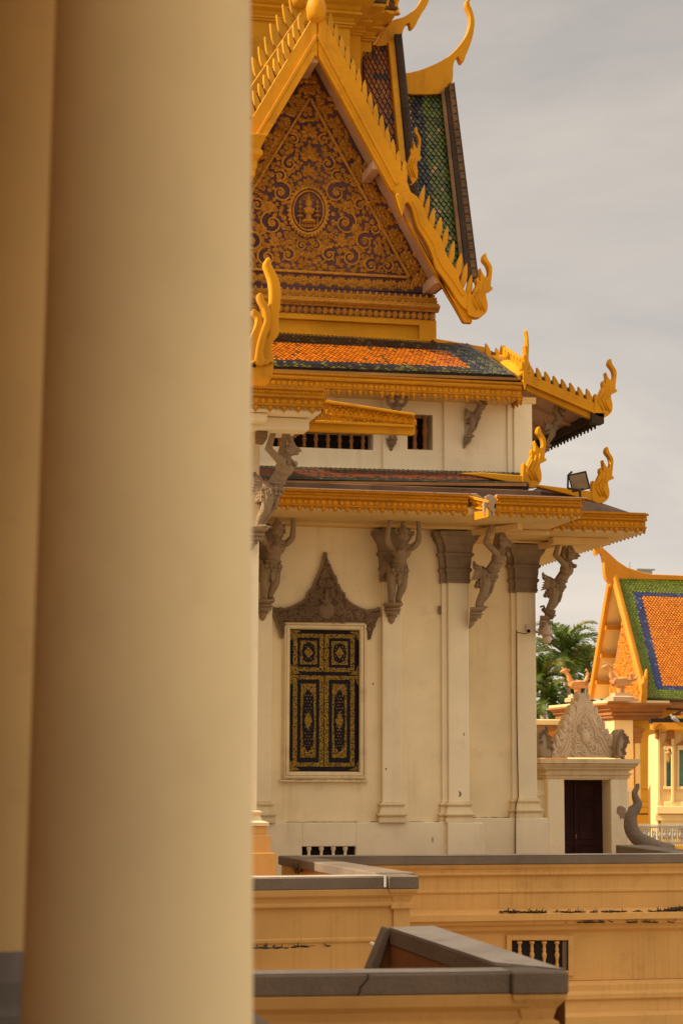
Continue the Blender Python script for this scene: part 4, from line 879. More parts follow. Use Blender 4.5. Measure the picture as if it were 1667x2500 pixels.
m.sweep([(-.5, 0), (.12, 0), (.12, zbt - .55), (.02, zbt - .5), (.0, zbt - .32), (.05, zbt - .28), (.05, zbt - .2), (-.02, zbt - .16), (-.02, zbt - .06), (-.10, zbt - .01), (-.14, zbt - .003), (-.5, zbt - .003)], [(P0.x, P0.y), tuple(P1b)])
m.build('wall', OCHRE, farp, bevel=.006)
# its balustered window
yfw = at(1315, 2330, P0.y + .14).y
def onfar(px, py, out=0.0):             # point on the far wall's vertical face, moved out
    n = V((dirx.y, -dirx.x, 0)); d = ray(px, py); p0 = V((P0.x, P0.y, 0)) + n * (out - .14)
    return C0 + d * ((p0 - C0).dot(n) / d.dot(n))
nf_ = V((dirx.y, -dirx.x, 0))
m = M()
def fr4(m, a, b, c, d, wd, o0, th):
    def rect(x0, x1, y0, y1): m.prism([onfar(x0, y1, o0), onfar(x1, y1, o0), onfar(x1, y0, o0), onfar(x0, y0, o0)], -nf_ * th)
    rect(a, a + wd, c, d); rect(b - wd, b, c, d); rect(a + wd, b - wd, c, c + wd); rect(a + wd, b - wd, d - wd, d)
fr4(m, 1236, 1400, 2283, 2383, 13, .05, .1); wn_ = m.build('window', OCHRE, farp, bevel=.008)
m = M(); m.prism([onfar(1249, 2370, .012), onfar(1387, 2370, .012), onfar(1387, 2296, .012), onfar(1249, 2296, .012)], -nf_ * .02); m.build('recess', DARK, wn_)
m = M(); m.prism([onfar(1372, 2370, .03), onfar(1382, 2370, .03), onfar(1382, 2298, .03), onfar(1372, 2298, .03)], -nf_ * .01); m.build('inner_shutter', paint('dusty_wood', (.16, .10, .05), .2), wn_)
for px in (1268, 1298, 1328, 1359):
    p = onfar(px, 2370, .03); q = onfar(px, 2298, .03); b = M(); b.lathe((p.x, p.y, p.z), [(r * .085, k * (q.z - p.z)) for r, k in BAL], 14); b.build('baluster', OCHRE, wn_, smooth=True, angle=45)
# side wall joining it to the middle parapet
M0, M1 = atz(540, 2145, zc), atz(1023, 2139, zc)
sidep = thing('parapet_wall', 'short ochre side wall under grey coping running back to the hall from the middle parapet', 'parapet wall', (M1.x, M1.y, 0), None)
m = M(); B0 = atz(741, 2089, zc); C1 = atz(1012, 2131, zc); B0 = B0 + (B0 - C1).normalized() * .0
zs_ = zc + .004
m.prism([V((B0.x, B0.y, zs_ - cT)), V((C1.x, C1.y, zs_ - cT)), V((C1.x - .55, C1.y, zs_ - cT)), V((B0.x - .42, B0.y, zs_ - cT))], (0, 0, cT)); m.build('coping', CAP, sidep, bevel=.015)
m = M(); m.prism([V((B0.x - .04, B0.y, 0)), V((C1.x - .04, C1.y + .1, 0)), V((C1.x - .45, C1.y + .1, 0)), V((B0.x - .36, B0.y, 0))], (0, 0, zs_ - cT)); m.build('wall', OCHRE, sidep)
def parapet(label, A0, A1, piw, capw, t, name='parapet_wall'):
    root = thing(name, label, 'parapet wall', ((A0.x + A1.x) / 2, A1.y, 0))
    d = V((A1.x - A0.x, A1.y - A0.y)).normalized(); n = V((d.y, -d.x)); zt = A0.z
    pk = V((A1.x, A1.y)) - d * piw
    m = M(); m.sweep([(-.03, zt - t), (-.03, zt), (-capw, zt), (-capw, zt - t)], [(A0.x, A0.y), tuple(pk)]); m.build('coping', CAP, root, bevel=.012)
    m = M(); m.sweep([(-.06, zt), (-.05, zt + .006), (-capw + .02, zt + .006), (-capw + .01, zt)], [(A0.x, A0.y), tuple(pk)]); m.build('lit_top_skin', CAPT, root)
    m = M(); m.sweep([(0, zt - t - .002), (0, zt + .003), (-capw - .02, zt + .003), (-capw - .02, zt - t - .002)], [tuple(pk + d * .003), (A1.x, A1.y)]); m.build('pier_coping', CAP, root, bevel=.012)
    m = M(); wp = wallprof(zt - t, d, capw); m.sweep(wp[::-1], [(A0.x, A0.y), tuple(pk + d * .15)]); m.build('wall', OCHRE, root, bevel=.006)
    m = M(); a = pk + d * .1; e = V((A1.x, A1.y)) - d * .1; z = zt - t - .004
    rows = [(.0, 0.0), (.0, z - 1.3), (.05, z - 1.27), (.05, z - 1.22), (.02, z - 1.15), (.07, z - 1.0), (.07, z - .94), (.02, z - .86), (0, z - .82), (0, z - .27), (.045, z - .25), (.045, z - .19), (.01, z - .17), (.03, z - .1), (.085, z - .03), (.09, z)]
    vs = []; fs = []; dp = capw - .1
    for o, zz in rows:
        for q in (a - d * o - n * (.1 - o), e + d * o - n * (.1 - o), e + d * o - n * (dp + o), a - d * o - n * (dp + o)): vs.append(V((q.x, q.y, zz)))
    for k in range(len(rows) - 1):
        for i in range(4): j = (i + 1) % 4; fs.append([4 * k + i, 4 * k + j, 4 * k + 4 + j, 4 * k + 4 + i])
    m.add(vs, fs); m.build('pier', OCHRE, root)
    return root, d, n
midp, md, mn = parapet('middle ochre parapet with grey coping and white joint, pier at its right end', M0, M1, .42, .5, .16)
N0, N1 = atz(560, 2383, zc), atz(1388, 2373, zc)
nearp, nd, nn_ = parapet('nearest ochre parapet with thick cracked grey coping across the bottom', N0, N1, .40, .34, .145)
# return of the near parapet and its sloping stair flank
SHADEDW = paint('shaded_brown_render', (.27, .115, .04), .2, (.08, .035, .015), .6, .5, .85, .3, 9.0)  # the ochre stair wall's shade, painted in as brown
tp = zc + .003; K = lambda p, z: V((p.x, p.y, z))
qo0, qo1, qi1, qi0 = atz(1386, 2371.5, zc), atz(1055, 2261, zc), atz(945, 2265, zc), atz(1206, 2353, zc)
bk = thing('parapet_wall', 'grey coped stair wall running back from the nearest parapet pier', 'parapet wall', (qi1.x, qi1.y, 0))
m = M(); m.prism([K(q, tp - cT) for q in (qo0, qo1, qi1, qi0)], (0, 0, cT)); m.build('coping', CAP, bk, bevel=.012)
cen = (qo0 + qo1 + qi1 + qi0) / 4
m = M(); m.prism([K(q + (cen - q).normalized() * .06, 0) for q in (qo0, qo1, qi1, qi0)], (0, 0, tp - cT)); m.build('wall', SHADEDW, bk)
yk = qi1.y - .05
m = M(); m.prism(Tr([(945, 2270), (986, 2284), (1060, 2312), (1110, 2380), (903, 2380)], yk), (0, .12, 0)); m.build('flank_wall', SHADEDW, bk)
m = M(); m.prism(Tr([(944, 2264), (990, 2279), (988, 2312), (975, 2310), (972, 2292), (951, 2286), (922, 2380), (896, 2380)], yk - .06), (0, .2, 0)); m.build('raking_coping', CAP, bk, bevel=.01)
m = M(); m.prism([K(qi1 + (cen - qi1) * .03, tp + .001), K(qo1 + (cen - qo1) * .03, tp + .001), K(qo0 + (cen - qo0) * .03, tp + .001), K(qi0 + (cen - qi0) * .03, tp + .001)], (0, 0, .005)); m.build('lit_top_skin', CAPT, bk)
# corner of another coping at the bottom left
c0, c1 = atz(612, 2460, zc), atz(680, 2512, zc); dd = (c1 - c0).normalized()
cc = thing('parapet_wall', 'grey coping corner at the very bottom beside the foreground column', 'parapet wall', (c0.x, c0.y, 0))
m = M(); e = V((dd.y, -dd.x, 0)); q0 = c0 - dd * .2; q1 = c1 + dd * 2.0
if e.x > 0: e = -e
m.prism([K(q0, zc - cT), K(q1, zc - cT), K(q1 + e * .4, zc - cT), K(q0 + e * .4, zc - cT)], (0, 0, cT)); m.build('coping', CAP, cc, bevel=.012)
m = M(); m.prism([K(q0 + e * .05, 0), K(q1 + e * .05, 0), K(q1 + e * .36, 0), K(q0 + e * .36, 0)], (0, 0, zc - cT)); m.build('wall', OCHRE, cc)
# right-hand return by the gate with the naga tail
r0, r1 = atz(1502, 2063, zc), atz(1660, 2083, zc); dd = V((r1.x - r0.x, r1.y - r0.y, 0)).normalized(); e = V((dd.y, -dd.x, 0))
if e.y > 0 and abs(e.y) > abs(e.x): e = -e
rt = thing('parapet_wall', 'low grey coping beside the gate under the stone serpent tail', 'parapet wall', (r0.x, r0.y, 0))
e = V((.9, .1, 0)).normalized()
m = M(); m.prism([K(r0, zc - .3), K(r1, zc - .3), K(r1 + e * .6, zc - .3), K(r0 + e * .6, zc - .3)], (0, 0, .3)); m.build('coping', CAP, rt, bevel=.012)
m = M(); m.prism([K(r0 + e * .05, 0), K(r1 + e * .05, 0), K(r1 + e * .5, 0), K(r0 + e * .5, 0)], (0, 0, zc - .3)); m.build('wall', OCHRE, rt)

# wear: black moss on the ledges, a mortar joint, a crack in the near coping
MOSS = paint('black_moss', (.045, .032, .02), .4, (.01, .008, .006), .2, .3, .95, .6)
def moss(par, pts, n, seed, r=(.012, .05)):
    rg = random.Random(seed); m = M()
    for k in range(n):
        q = rg.random() ** 1.0 * (len(pts) - 1); i = min(int(q), len(pts) - 2); p = pts[i].lerp(pts[i + 1], q - i)
        if math.sin(q * 23 + seed) + math.sin(q * 7.3 + seed * 2) < rg.uniform(-.9, .6): continue
        a = rg.uniform(*r); m.ell(p + V((rg.uniform(-.03, .03), rg.uniform(-.03, .01), rg.uniform(-.004, .012))), (a * 1.8, a * .7, a * rg.uniform(.25, .6)), 6, 4)
        if rg.random() < .25: leaf(m, p, rg.uniform(.3, 2.8), rg.uniform(.03, .09), .015, .004, AX, AZ, OUT)
    m.build('moss', MOSS, par)
moss(farp, [onfar(1225, 2226, .2), onfar(1290, 2227, .2), onfar(1400, 2227, .2), onfar(1520, 2226, .2), onfar(1667, 2224, .2)], 420, 3, (.007, .03))
moss(farp, [onfar(1370, 2252, .21), onfar(1500, 2252, .21), onfar(1680, 2252, .21)], 150, 5, (.008, .028))
moss(farp, [onfar(1630, 2222, .2), onfar(1650, 2220, .2), onfar(1680, 2216, .2)], 90, 6, (.015, .055))
def onmid(px, py, off): n = V((md.y, -md.x, 0)); d = ray(px, py); p0 = V((M1.x, M1.y, 0)) + n * off; return C0 + d * ((p0 - C0).dot(n) / d.dot(n))
moss(midp, [onmid(615, 2315, .0), onmid(660, 2315, .0), onmid(690, 2314, .0), onmid(800, 2310, .0)], 110, 8, (.008, .03))
m = M(); J = [onmid(938.5, 2138, .012), onmid(943, 2138, .012), onmid(943, 2166, .012), onmid(938.5, 2166, .012)]; m.prism(J, (0, .02, 0)); m.build('mortar_joint', plain('pale_mortar', (.75, .70, .60), .9), midp)
def onnear(px, py, off): n = V((nd.y, -nd.x, 0)); d = ray(px, py); p0 = V((N1.x, N1.y, 0)) + n * off; return C0 + d * ((p0 - C0).dot(n) / d.dot(n))
m = M(); m.tube([onnear(x, y, -.028) for x, y in ((898, 2377), (899, 2389), (893, 2395), (888, 2402), (880, 2409), (879, 2418), (876, 2426), (873, 2431))], .0045, 5); m.tube([onnear(872, 2434, -.05), onnear(868, 2442, -.07)], .004, 5); m.build('crack', DARK, nearp)

GRIME = paint('brown_grime', (.20, .11, .05), .3, (.06, .03, .015), .3, .5, .95, .5)
def grime(par, p, q, n, seed, r):
    rg = random.Random(seed); m = M()
    for k in range(n):
        u = rg.random()
        if math.sin(u * 31 + seed) + math.sin(u * 11 + seed * 3) < rg.uniform(-1.2, .9): continue
        c = p.lerp(q, u) + V((0, rg.uniform(-.01, .015), 0)); a = rg.uniform(*r); m.ell(c, (a * 3, a, a * rg.uniform(.3, .7)), 6, 4)
    m.build('grime', GRIME, par)
grime(hall, V((xl + 1.2, YW - .02, zbase1)), V((X(1080, YW), YW - .02, zbase1)), 260, 2, (.008, .024))
grime(hall, V((x1 + .25, Y2 - .02, zbase2)), V((xd0, Y2 - .02, zbase2)), 90, 4, (.008, .03))
grime(hall, V((X(690, YW), YW - .09, Z(1904, YW - .09, 790))), V((X(897, YW), YW - .09, Z(1904, YW - .09, 790))), 60, 6, (.004, .010))
grime(hall, V((X(640, YF), YF - .09, zt + .016)), V((xb, YF - .09, zt + .016)), 60, 7, (.004, .012))
# ------------------------------------------------------------------ gate
YG = 38.6
gate = thing('gate', 'cream gateway with pointed carved crest and dark double door', 'gate', (X(1430, YG), YG, 0))
gz = lambda py: Z(py, YG, 1430); gx = lambda px: X(px, YG, 1950)
m = M(); m.box(gx(1336), gx(1377), YG, YG + .9, 0, gz(1900)); m.box(gx(1490), gx(1532), YG, YG + .9, 0, gz(1900)); m.box(gx(1377), gx(1490), YG + .02, YG + .9, gz(1904), gz(1895)); m.build('jambs', CREAM, gate, bevel=.015)
m = M(); a, b = gx(1336), gx(1532); t = gz(1853); h = t - gz(1901)
m.boxmould(a, b, YG, YG + .9, [(.02, t - h), (.03, t - h * .92), (.03, t - h * .84), (.07, t - h * .8), (.07, t - h * .74), (.03, t - h * .7), (.02, t - h * .62), (.09, t - h * .5), (.09, t - h * .44), (.13, t - h * .4), (.17, t - h * .3), (.17, t - h * .27), (.15, t - h * .25), (.2, t - h * .22), (.2, t)]); m.build('cornice', paint('cream_stained', (.70, .53, .31), .06, (.07, .045, .03), .5, .35, .85, .15, 6.0), gate)
m = M(); m.box(gx(1312), gx(1336), YG + .15, YG + .8, 0, gz(1995)); m.boxmould(gx(1318), gx(1336), YG + .2, YG + .7, [(.0, gz(1995)), (.03, gz(1946)), (.05, gz(1943)), (.05, gz(1936)), (.01, gz(1930)), (.01, gz(1905))]); m.box(gx(1532), gx(1545), YG + .2, YG + .8, 0, gz(1945)); m.boxmould(gx(1532), gx(1542), YG + .2, YG + .8, [(0, gz(1945)), (.02, gz(1942)), (.02, gz(1936)), (.03, gz(1933)), (.0, gz(1928))]); m.build('buttress', CREAM, gate, bevel=.008)
DOOR = paint('maroon_door', (.045, .014, .013), .25, (.01, .004, .004), .4, .3, .8, .1)
m = M(); yd = YG + .5; m.box(gx(1377), gx(1421), yd, yd + .06, 0, gz(1903)); m.box(gx(1422), gx(1495), yd, yd + .06, 0, gz(1903)); dr = m.build('door', DOOR, gate)
m = M()
for u0, u1 in ((1385, 1415), (1432, 1472)):
    for v0, v1 in ((1912, 1956), (1968, 2052), (2062, 2100)): ring(m, gx(u0), gx(u1), gz(v1), gz(v0), .035, yd - .02, yd)
m.box(gx(1419), gx(1424), yd - .03, yd, 0, gz(1903)); m.build('door_panels', DOOR, dr, bevel=.006)
m = M(); m.ell(V((gx(1422), yd - .05, gz(2044))), (.014, .02, .05)); m.build('handle', plain('brass', (.35, .22, .08), .35, .8), dr)
ox, oy, s_ = 1290, 1680, .2404
PALE = paint('pale_stone', (.72, .55, .36), .12, (.22, .14, .08), .4, .5, .9, .6, 8.0)
GT = [(235, 705), (232, 670), (240, 640), (262, 655), (258, 600), (247, 560), (262, 522), (278, 560), (296, 590), (284, 520), (292, 478), (312, 500), (322, 540), (306, 450), (324, 418), (344, 460), (352, 490), (338, 380), (356, 330), (378, 372), (384, 420), (368, 310), (388, 265), (408, 300), (420, 330), (412, 240), (428, 185), (450, 165), (470, 200), (482, 250), (490, 150), (520, 85), (552, 45), (585, 85), (606, 125), (612, 165), (632, 150), (654, 175), (650, 215), (664, 235), (682, 215), (694, 250), (690, 320), (712, 335), (734, 375), (764, 345), (770, 385), (752, 420), (782, 415), (800, 450), (795, 490), (822, 478), (828, 520), (826, 545), (850, 515), (862, 560), (856, 605), (885, 600), (900, 640), (905, 705)]
P_ = lambda q: (ox + q[0] * s_, oy + q[1] * s_)
m = M(); m.prism(Tr([P_(q) for q in GT], YG + .32), (0, .3, 0)); ty = m.build('crest', PALE, gate, bevel=.02)
m = M(); yt = YG + .32; q_ = lambda x, y: at(ox + x * s_, oy + y * s_, yt)
inner = [(400, 640), (440, 480), (455, 380), (500, 260), (560, 225), (640, 300), (690, 420), (720, 480), (800, 620)]
for l in ([(330, 690), (380, 600), (410, 480), (450, 470), (455, 360), (500, 260), (562, 222), (630, 280), (690, 400), (700, 480), (740, 500), (790, 600), (850, 690)], [(360, 695), (405, 610), (425, 500), (470, 480), (475, 380), (515, 285), (562, 250), (615, 300), (668, 410), (680, 500), (720, 520), (770, 620), (820, 695)]): m.tube([q_(*p) for p in l], .028, 6)
gi = [(420, 690), (440, 520), (480, 480), (490, 370), (560, 260), (650, 370), (670, 500), (720, 540), (790, 690)]
for x, y, r, h in ((500, 620, 42, 1), (650, 620, 42, -1), (560, 650, 34, 1), (600, 560, 32, -1), (500, 530, 32, 1), (630, 480, 28, 1), (530, 430, 28, -1), (600, 400, 26, 1), (555, 330, 24, -1), (450, 660, 28, -1), (730, 640, 28, 1)): scroll(m, q_(x, y), r * s_ / 118, 1.2, 1.3, .022, AX, AZ, OUT, h)
m.ell(q_(575, 500), (.1, .07, .14), 10, 7); m.ell(q_(575, 450), (.055, .06, .07), 10, 7); m.tube([q_(575, 440), q_(575, 400)], [.04, .004], 7)
for i in range(150):
    p = (rng.uniform(250, 890), rng.uniform(70, 690))
    if inpoly(((p[0] - 560) * 1.22 + 560, (p[1] - 560) * 1.2 + 560), GT): palmette(m, q_(*p), 1.57 + (560 - p[0]) * -.0022 + rng.uniform(-.6, .6), rng.uniform(.05, .085), 5, AX, AZ, OUT)
m.build('crest_carving', paint('pale_carving', (.74, .57, .37), .12, (.20, .13, .07), .3, .4, .9, .5, 8.0), ty)
for sd_, e0, e1 in ((1, (262, 640), (520, 130)), (-1, (868, 630), (598, 150))):
    m = M()
    for k in range(8):
        q = k / 7; cx_, cy_ = e0[0] + (e1[0] - e0[0]) * q, e0[1] + (e1[1] - e0[1]) * q; hh = 88 + 16 * (k % 2); w_ = 26
        fl = [(-w_ * .9, 30), (-w_ * 1.05, -hh * .2), (-w_ * .75 - 4, -hh * .6), (-w_ * .35 - 8, -hh), (w_ * .25, -hh * .65), (w_ * .8, -hh * .25), (w_ * .9, 30)]
        m.prism(Tr([P_((cx_ + sd_ * x, cy_ + y)) for x, y in fl], YG + .27 + .012 * k), (0, .26, 0))
        leaf(m, at(*P_((cx_ - sd_ * 2, cy_ + 10)), YG + .27 + .012 * k), 1.57 + sd_ * .12, hh * s_ / 118 * 1.05, .085, .03, AX, AZ, OUT)
    m.build('crest_flames', PALE, ty, bevel=.012)
for pts, nm in (([(130, 705), (112, 620), (120, 570), (104, 530), (102, 480), (118, 455), (140, 420), (150, 395), (175, 420), (200, 480), (214, 550), (212, 610), (235, 650), (232, 705)], 0), ([(878, 705), (880, 640), (872, 600), (885, 540), (905, 470), (930, 430), (958, 408), (966, 440), (985, 470), (1000, 490), (1026, 500), (1020, 530), (1000, 560), (1005, 590), (985, 620), (992, 660), (970, 710)], 1)):
    m = M(); m.prism(Tr([P_(q) for q in pts], YG + .1), (0, .5, 0)); nh = m.build('serpent_head', paint('weathered_stone', (.42, .32, .21), .2, (.05, .035, .03), .6, .6, .9, .6, 6.0, .4), gate, bevel=.05, seg=2)
    m = M(); yt = YG + .1
    k = [(170, 440), (196, 500), (206, 560), (205, 610)] if not nm else [(960, 430), (925, 480), (905, 540), (895, 620), (900, 680)]
    m.tube([q_(*p) for p in k], .035, 6)
    for i in range(9):
        c = pts[(3 + i) % len(pts)] if not nm else pts[(8 + i) % len(pts)]; palmette(m, q_(c[0] + (18 if not nm else -22), c[1] + 10), rng.uniform(0, 6), .08, 5, AX, AZ, OUT)
    m.build('head_scales', RELIEF, nh)
m = M(); P = at(1517, 1985, YG - .004)
pts = [(1505, 1972), (1510, 1967), (1520, 1969), (1527, 1975), (1526, 1990), (1521, 2000), (1517, 1996), (1514, 2001), (1510, 1990), (1504, 1985)]
m.prism(Tr(pts, YG - .004), (0, .003, 0)); m.prism(Tr([(1530, 1972), (1540, 1966), (1543, 1970), (1536, 1982), (1531, 1990)], YG + .196), (0, .003, 0)); m.build('bare_patch', paint('bare_render', (.36, .23, .14), .25, (.2, .12, .07), .3, .6), gate)
# stone serpent tail curling up from the coping
m = M(); sp_ = [(1555.5, 1913), (1555, 1922), (1548, 1935), (1551, 1950), (1555.6, 1962), (1549.6, 1976), (1541, 1988), (1538, 2003), (1540, 2021), (1548, 2038), (1562, 2051), (1584, 2062), (1610, 2073), (1640, 2080)]
pp = ppath(sp_, 37.6)
def smoothpath(p, n=4):
    o = []
    for i in range(len(p) - 1):
        a, b, c, d = p[max(i - 1, 0)], p[i], p[i + 1], p[min(i + 2, len(p) - 1)]
        for k in range(n):
            t = k / n; o.append(.5 * ((2 * b) + (c - a) * t + (2 * a - 5 * b + 4 * c - d) * t * t + (3 * b - a - 3 * c + d) * t ** 3))
    o.append(p[-1]); return o
pp = smoothpath(pp); rd = [.03 + .12 * min(1, i / len(pp) * 1.6) for i in range(len(pp))]; m.tube(pp, rd, 10)
tag(m.build('serpent_tail', carved('scaly_stone', (.31, .24, .175), (.16, .12, .08), 16.0, .8, .9, .03, .5), smooth=True), 'grey stone serpent tail curling upward from the coping beside the gate', 'stone serpent')

# ------------------------------------------------------------------ bracket statues
def hand(m, c, d, side):                 # small open palm, four unequal fingers and a thumb pressed up against the soffit
    u = V((1, 0, 0)) * side; f = V((0, -1, .15)).normalized()
    m.ell(c, (.04, .05, .022), 8, 5)
    for i, L in enumerate((.06, .075, .07, .052)):
        b = c + u * (.028 - .018 * i) + f * .035; m.tube([b, b + f * L * .55 + V((0, 0, .008)), b + f * L], [.011, .01, .007], 5)
    m.tube([c - u * .035, c - u * .06 + f * .03, c - u * .058 + f * .06], [.012, .011, .008], 5)
def limb(m, pts, rad, seg=8): m.tube(smoothpath([V(p) for p in pts], 3), [rad[0] + (rad[-1] - rad[0]) * i / ((len(pts) - 1) * 3) for i in range((len(pts) - 1) * 3 + 1)], seg)
def corbel(par, mat, z1=.37):
    m = M(); n = 14
    prof = [(.012, 0), (.05, .06), (.055, .12), (.085, .14), (.07, .17), (.10, .24), (.13, .25), (.13, .275), (.10, .29), (.15, .335), (.155, z1)]
    vs = []; fs = []
    for r, z in prof:
        for i in range(n + 1):
            q = math.pi * i / n; vs.append(V((r * math.cos(q), .02 - (r * 1.35) * math.sin(q) - z * .18, z)))
    k = n + 1
    for j in range(len(prof) - 1):
        for i in range(n): fs.append([j * k + i, j * k + i + 1, j * k + k + i + 1, j * k + k + i])
        fs.append([j * k + n, j * k, j * k + k, j * k + k + n])
    fs += [list(range(k))[::-1], list(range((len(prof) - 1) * k, len(prof) * k))]
    m.add(vs, fs)
    for i in range(9):
        q = math.pi * (i + .5) / 9; leaf(m, V((.10 * math.cos(q), -.14 * math.sin(q) - .02, .17)), 1.57, .09, .05, .02, V((-math.sin(q), -math.cos(q), 0)), AZ, V((math.cos(q), -math.sin(q), 0)))
    return m.build('corbel', mat, par)
def statue_parts(kind):
    b = M(); sk = M(); cr = M(); wg = M(); co = M()
    hip = V((0, -.28, .93)); waist = V((0, -.36, 1.05)); chest = V((0, -.46, 1.25)); neck = V((0, -.49, 1.40)); head = V((0, -.52, 1.52))
    for s in (-1, 1):
        limb(b, [(s * .055, -.13, .37), (s * .062, -.17, .50), (s * .085, -.25, .66), (s * .07, -.28, .92)], [.036, .092])
        b.ell((s * .06, -.19, .385), (.042, .09, .028), 8, 5)
        sh = V((s * .17, -.46, 1.33))
        if kind == 'maiden':
            el = V((s * .25, -.50, 1.44)); hd_ = V((s * .215, -.58, 1.80))
        else: el = V((s * .26, -.33, 1.50)); hd_ = V((s * .2, -.40, 1.83))
        limb(b, [(s * .05, -.45, 1.33), sh, el], [.075, .048]); limb(b, [el, el.lerp(hd_, .5) + V((s * .012, 0, 0)), hd_], [.05, .032])
        b.ell(el, (.05, .05, .05)); hand(b, hd_ + V((0, -.01, .03)), None, s)
        if kind == 'maiden': b.ell(chest + V((s * .065, -.085, -.02)), (.055, .05, .055), 8, 6)
    b.ell(hip, (.135, .115, .12)); limb(b, [hip, waist, chest, neck], [.115, .085]); b.ell(waist, (.10, .085, .1)); b.ell(chest, (.155, .115, .14)); b.ell(neck + V((0, .03, -.04)), (.15, .07, .05)); limb(b, [neck, head], [.055, .05])
    b.ell(head, (.078, .09, .105), 12, 9)
    for s in (-1, 1): b.ell(head + V((s * .08, .01, -.01)), (.014, .025, .04), 6, 5); b.ell(head + V((s * .03, -.078, .015)), (.016, .012, .009), 6, 5)
    if kind == 'maiden':
        b.ell(head + V((0, -.088, -.01)), (.013, .02, .028), 6, 5); b.ell(head + V((0, -.08, -.05)), (.026, .014, .01), 6, 4); b.ell(head + V((0, -.07, -.085)), (.03, .025, .02), 6, 5)
    else:
        b.tube([head + V((0, -.06, .01)), head + V((0, -.13, .0)), head + V((0, -.175, -.035))], [.05, .035, .008], 8); b.tube([head + V((0, -.06, -.045)), head + V((0, -.12, -.06)), head + V((0, -.135, -.055))], [.04, .022, .008], 8); b.ell(head + V((0, -.06, .05)), (.07, .045, .025), 8, 5)
    # crown
    cr.lathe(head + V((0, .005, .05)), [(.086, 0), (.092, .02), (.082, .035), (.085, .05), (.066, .07), (.07, .085), (.05, .105), (.053, .12), (.035, .14), (.038, .155), (.02, .19), (.014, .25), (.002, .36)], 12)
    for s in (-1, 1): leaf(cr, head + V((s * .08, .0, .02)), 1.57 - s * .3, .14, .05, .02, AX, AZ, OUT)
    # skirt of feathers and belt
    for row in range(4):
        z = .98 - row * .055; c = hip + V((0, .03 * row - .02, z - hip.z)); rx, ry = .15 - .006 * row, .13 - .004 * row
        for i in range(13):
            q = 2 * math.pi * (i + .5 * (row % 2)) / 13; p = c + V((rx * math.cos(q), ry * math.sin(q), 0)); o = V((math.cos(q), math.sin(q), 0))
            leaf(sk, p, -1.57, .10, .07, .025, V((-math.sin(q), math.cos(q), 0)), AZ, o)
    ringp = [waist + V((.115 * math.cos(2 * math.pi * i / 14), .1 * math.sin(2 * math.pi * i / 14), -.03)) for i in range(15)]; sk.tube(ringp, .018, 6)
    sk.prism([hip + V((-.05, -.13, .08)), hip + V((.05, -.13, .08)), hip + V((.03, -.10, -.18)), hip + V((0, -.07, -.30)), hip + V((-.03, -.10, -.18))], (0, .03, 0))
    for i in range(11): q = math.pi * (i + .5) / 11; leaf(co, neck + V((.12 * math.cos(q), -.05 - .07 * math.sin(q), -.04)), -1.57, .08, .05, .02, V((math.sin(q), -math.cos(q), 0)) * -1, AZ, V((math.cos(q), -math.sin(q), .2)))
    # wings: layered feathers standing off each hip, tail behind
    for s in (-1, 1):
        o = hip + V((s * .13, .02, .04))
        for i in range(7):
            a = (.2 + .17 * i); d = V((s * .35, .55 * math.cos(a * .6), .0)); tip = o + V((s * (.05 + .01 * i), .13 + .010 * i, .19 - .055 * i))
            e = (tip - o); w_ = .035; nrm = V((s, 0, 0)); sd2 = e.cross(nrm).normalized() * w_
            wg.prism([o - sd2 * .6, o + e * .6 - sd2, tip, o + e * .6 + sd2, o + sd2 * .6], (s * .014, 0, 0))
        wg.ell(o + V((s * .01, .02, .0)), (.03, .09, .08), 8, 6)
    for i in range(5):
        a = -.5 + .25 * i; o = hip + V((0, .08, .02)); tip = o + V((.15 * math.sin(a), .17, .24 * math.cos(a))); e = tip - o; sd2 = e.cross(V((0, 1, 0))).normalized() * .05
        wg.prism([o - sd2 * .5, o + e * .65 - sd2, tip + V((0, -.05, .03)), o + e * .65 + sd2, o + sd2 * .5], (0, .02, 0))
    return b, sk, cr, wg, co
def statue(kind, label, cat, loc, ang, scale, group='bracket statues holding up the eaves'):
    r = thing('bird_maiden_statue' if kind == 'maiden' else 'bird_man_statue', label, cat, (0, 0, 0), group)
    b, sk, cr, wg, co = statue_parts(kind); co.build('collar', STAT, r)
    o = b.build('body', STAT, r); remesh(o, .012, 1)
    sk.build('feather_skirt', STAT, r); cr.build('crown', STAT, r, angle=40, smooth=True); wg.build('wings', STAT, r, bevel=.006); corbel(r, STAT)
    r.location = loc; r.rotation_euler = (0, 0, ang); r.scale = (scale * 1.17, scale * 1.17, scale)
    return r
def place(src, label, loc, ang, scale):
    c = copy_tree(src); c.location = loc; c.rotation_euler = (0, 0, ang); c.scale = (scale * 1.17, scale * 1.17, scale); c['label'] = label; return c
mk = lambda px, py, Y: at(px, py, Y)
k1 = statue('maiden', 'grey stone bird maiden bracket with raised arms just right of the shuttered window', 'statue', mk(955, 1525, YW - .12), R(6), 1.0)
place(k1, 'stone bird maiden bracket left of the window, half hidden by the white pillar', mk(641, 1517, YW - .12), R(14), 1.0)
g1 = statue('man', 'beaked stone bird man bracket at the wall corner, beside the two tall pilasters', 'statue', mk(1147, 1535, YW - .2), R(58), 1.0)
place(g1, 'beaked bird man bracket outlined against the sky with a lamp at its feet', mk(1316, 1552, Y2 - .2), R(60), 1.0)
place(g1, 'large pale stone bird man bracket on the near porch beside the foreground column', mk(608, 1350, 30.3), R(62), 1.03)
place(k1, 'dark stone bracket figure behind the carved sloping board on the upper wall', mk(954, 1102, YU - .07), R(4), .60)
place(g1, 'brown stone bracket figure leaning out under the right part of the scalloped upper eave', mk(1132, 1096, YU - .07), R(55), .62)
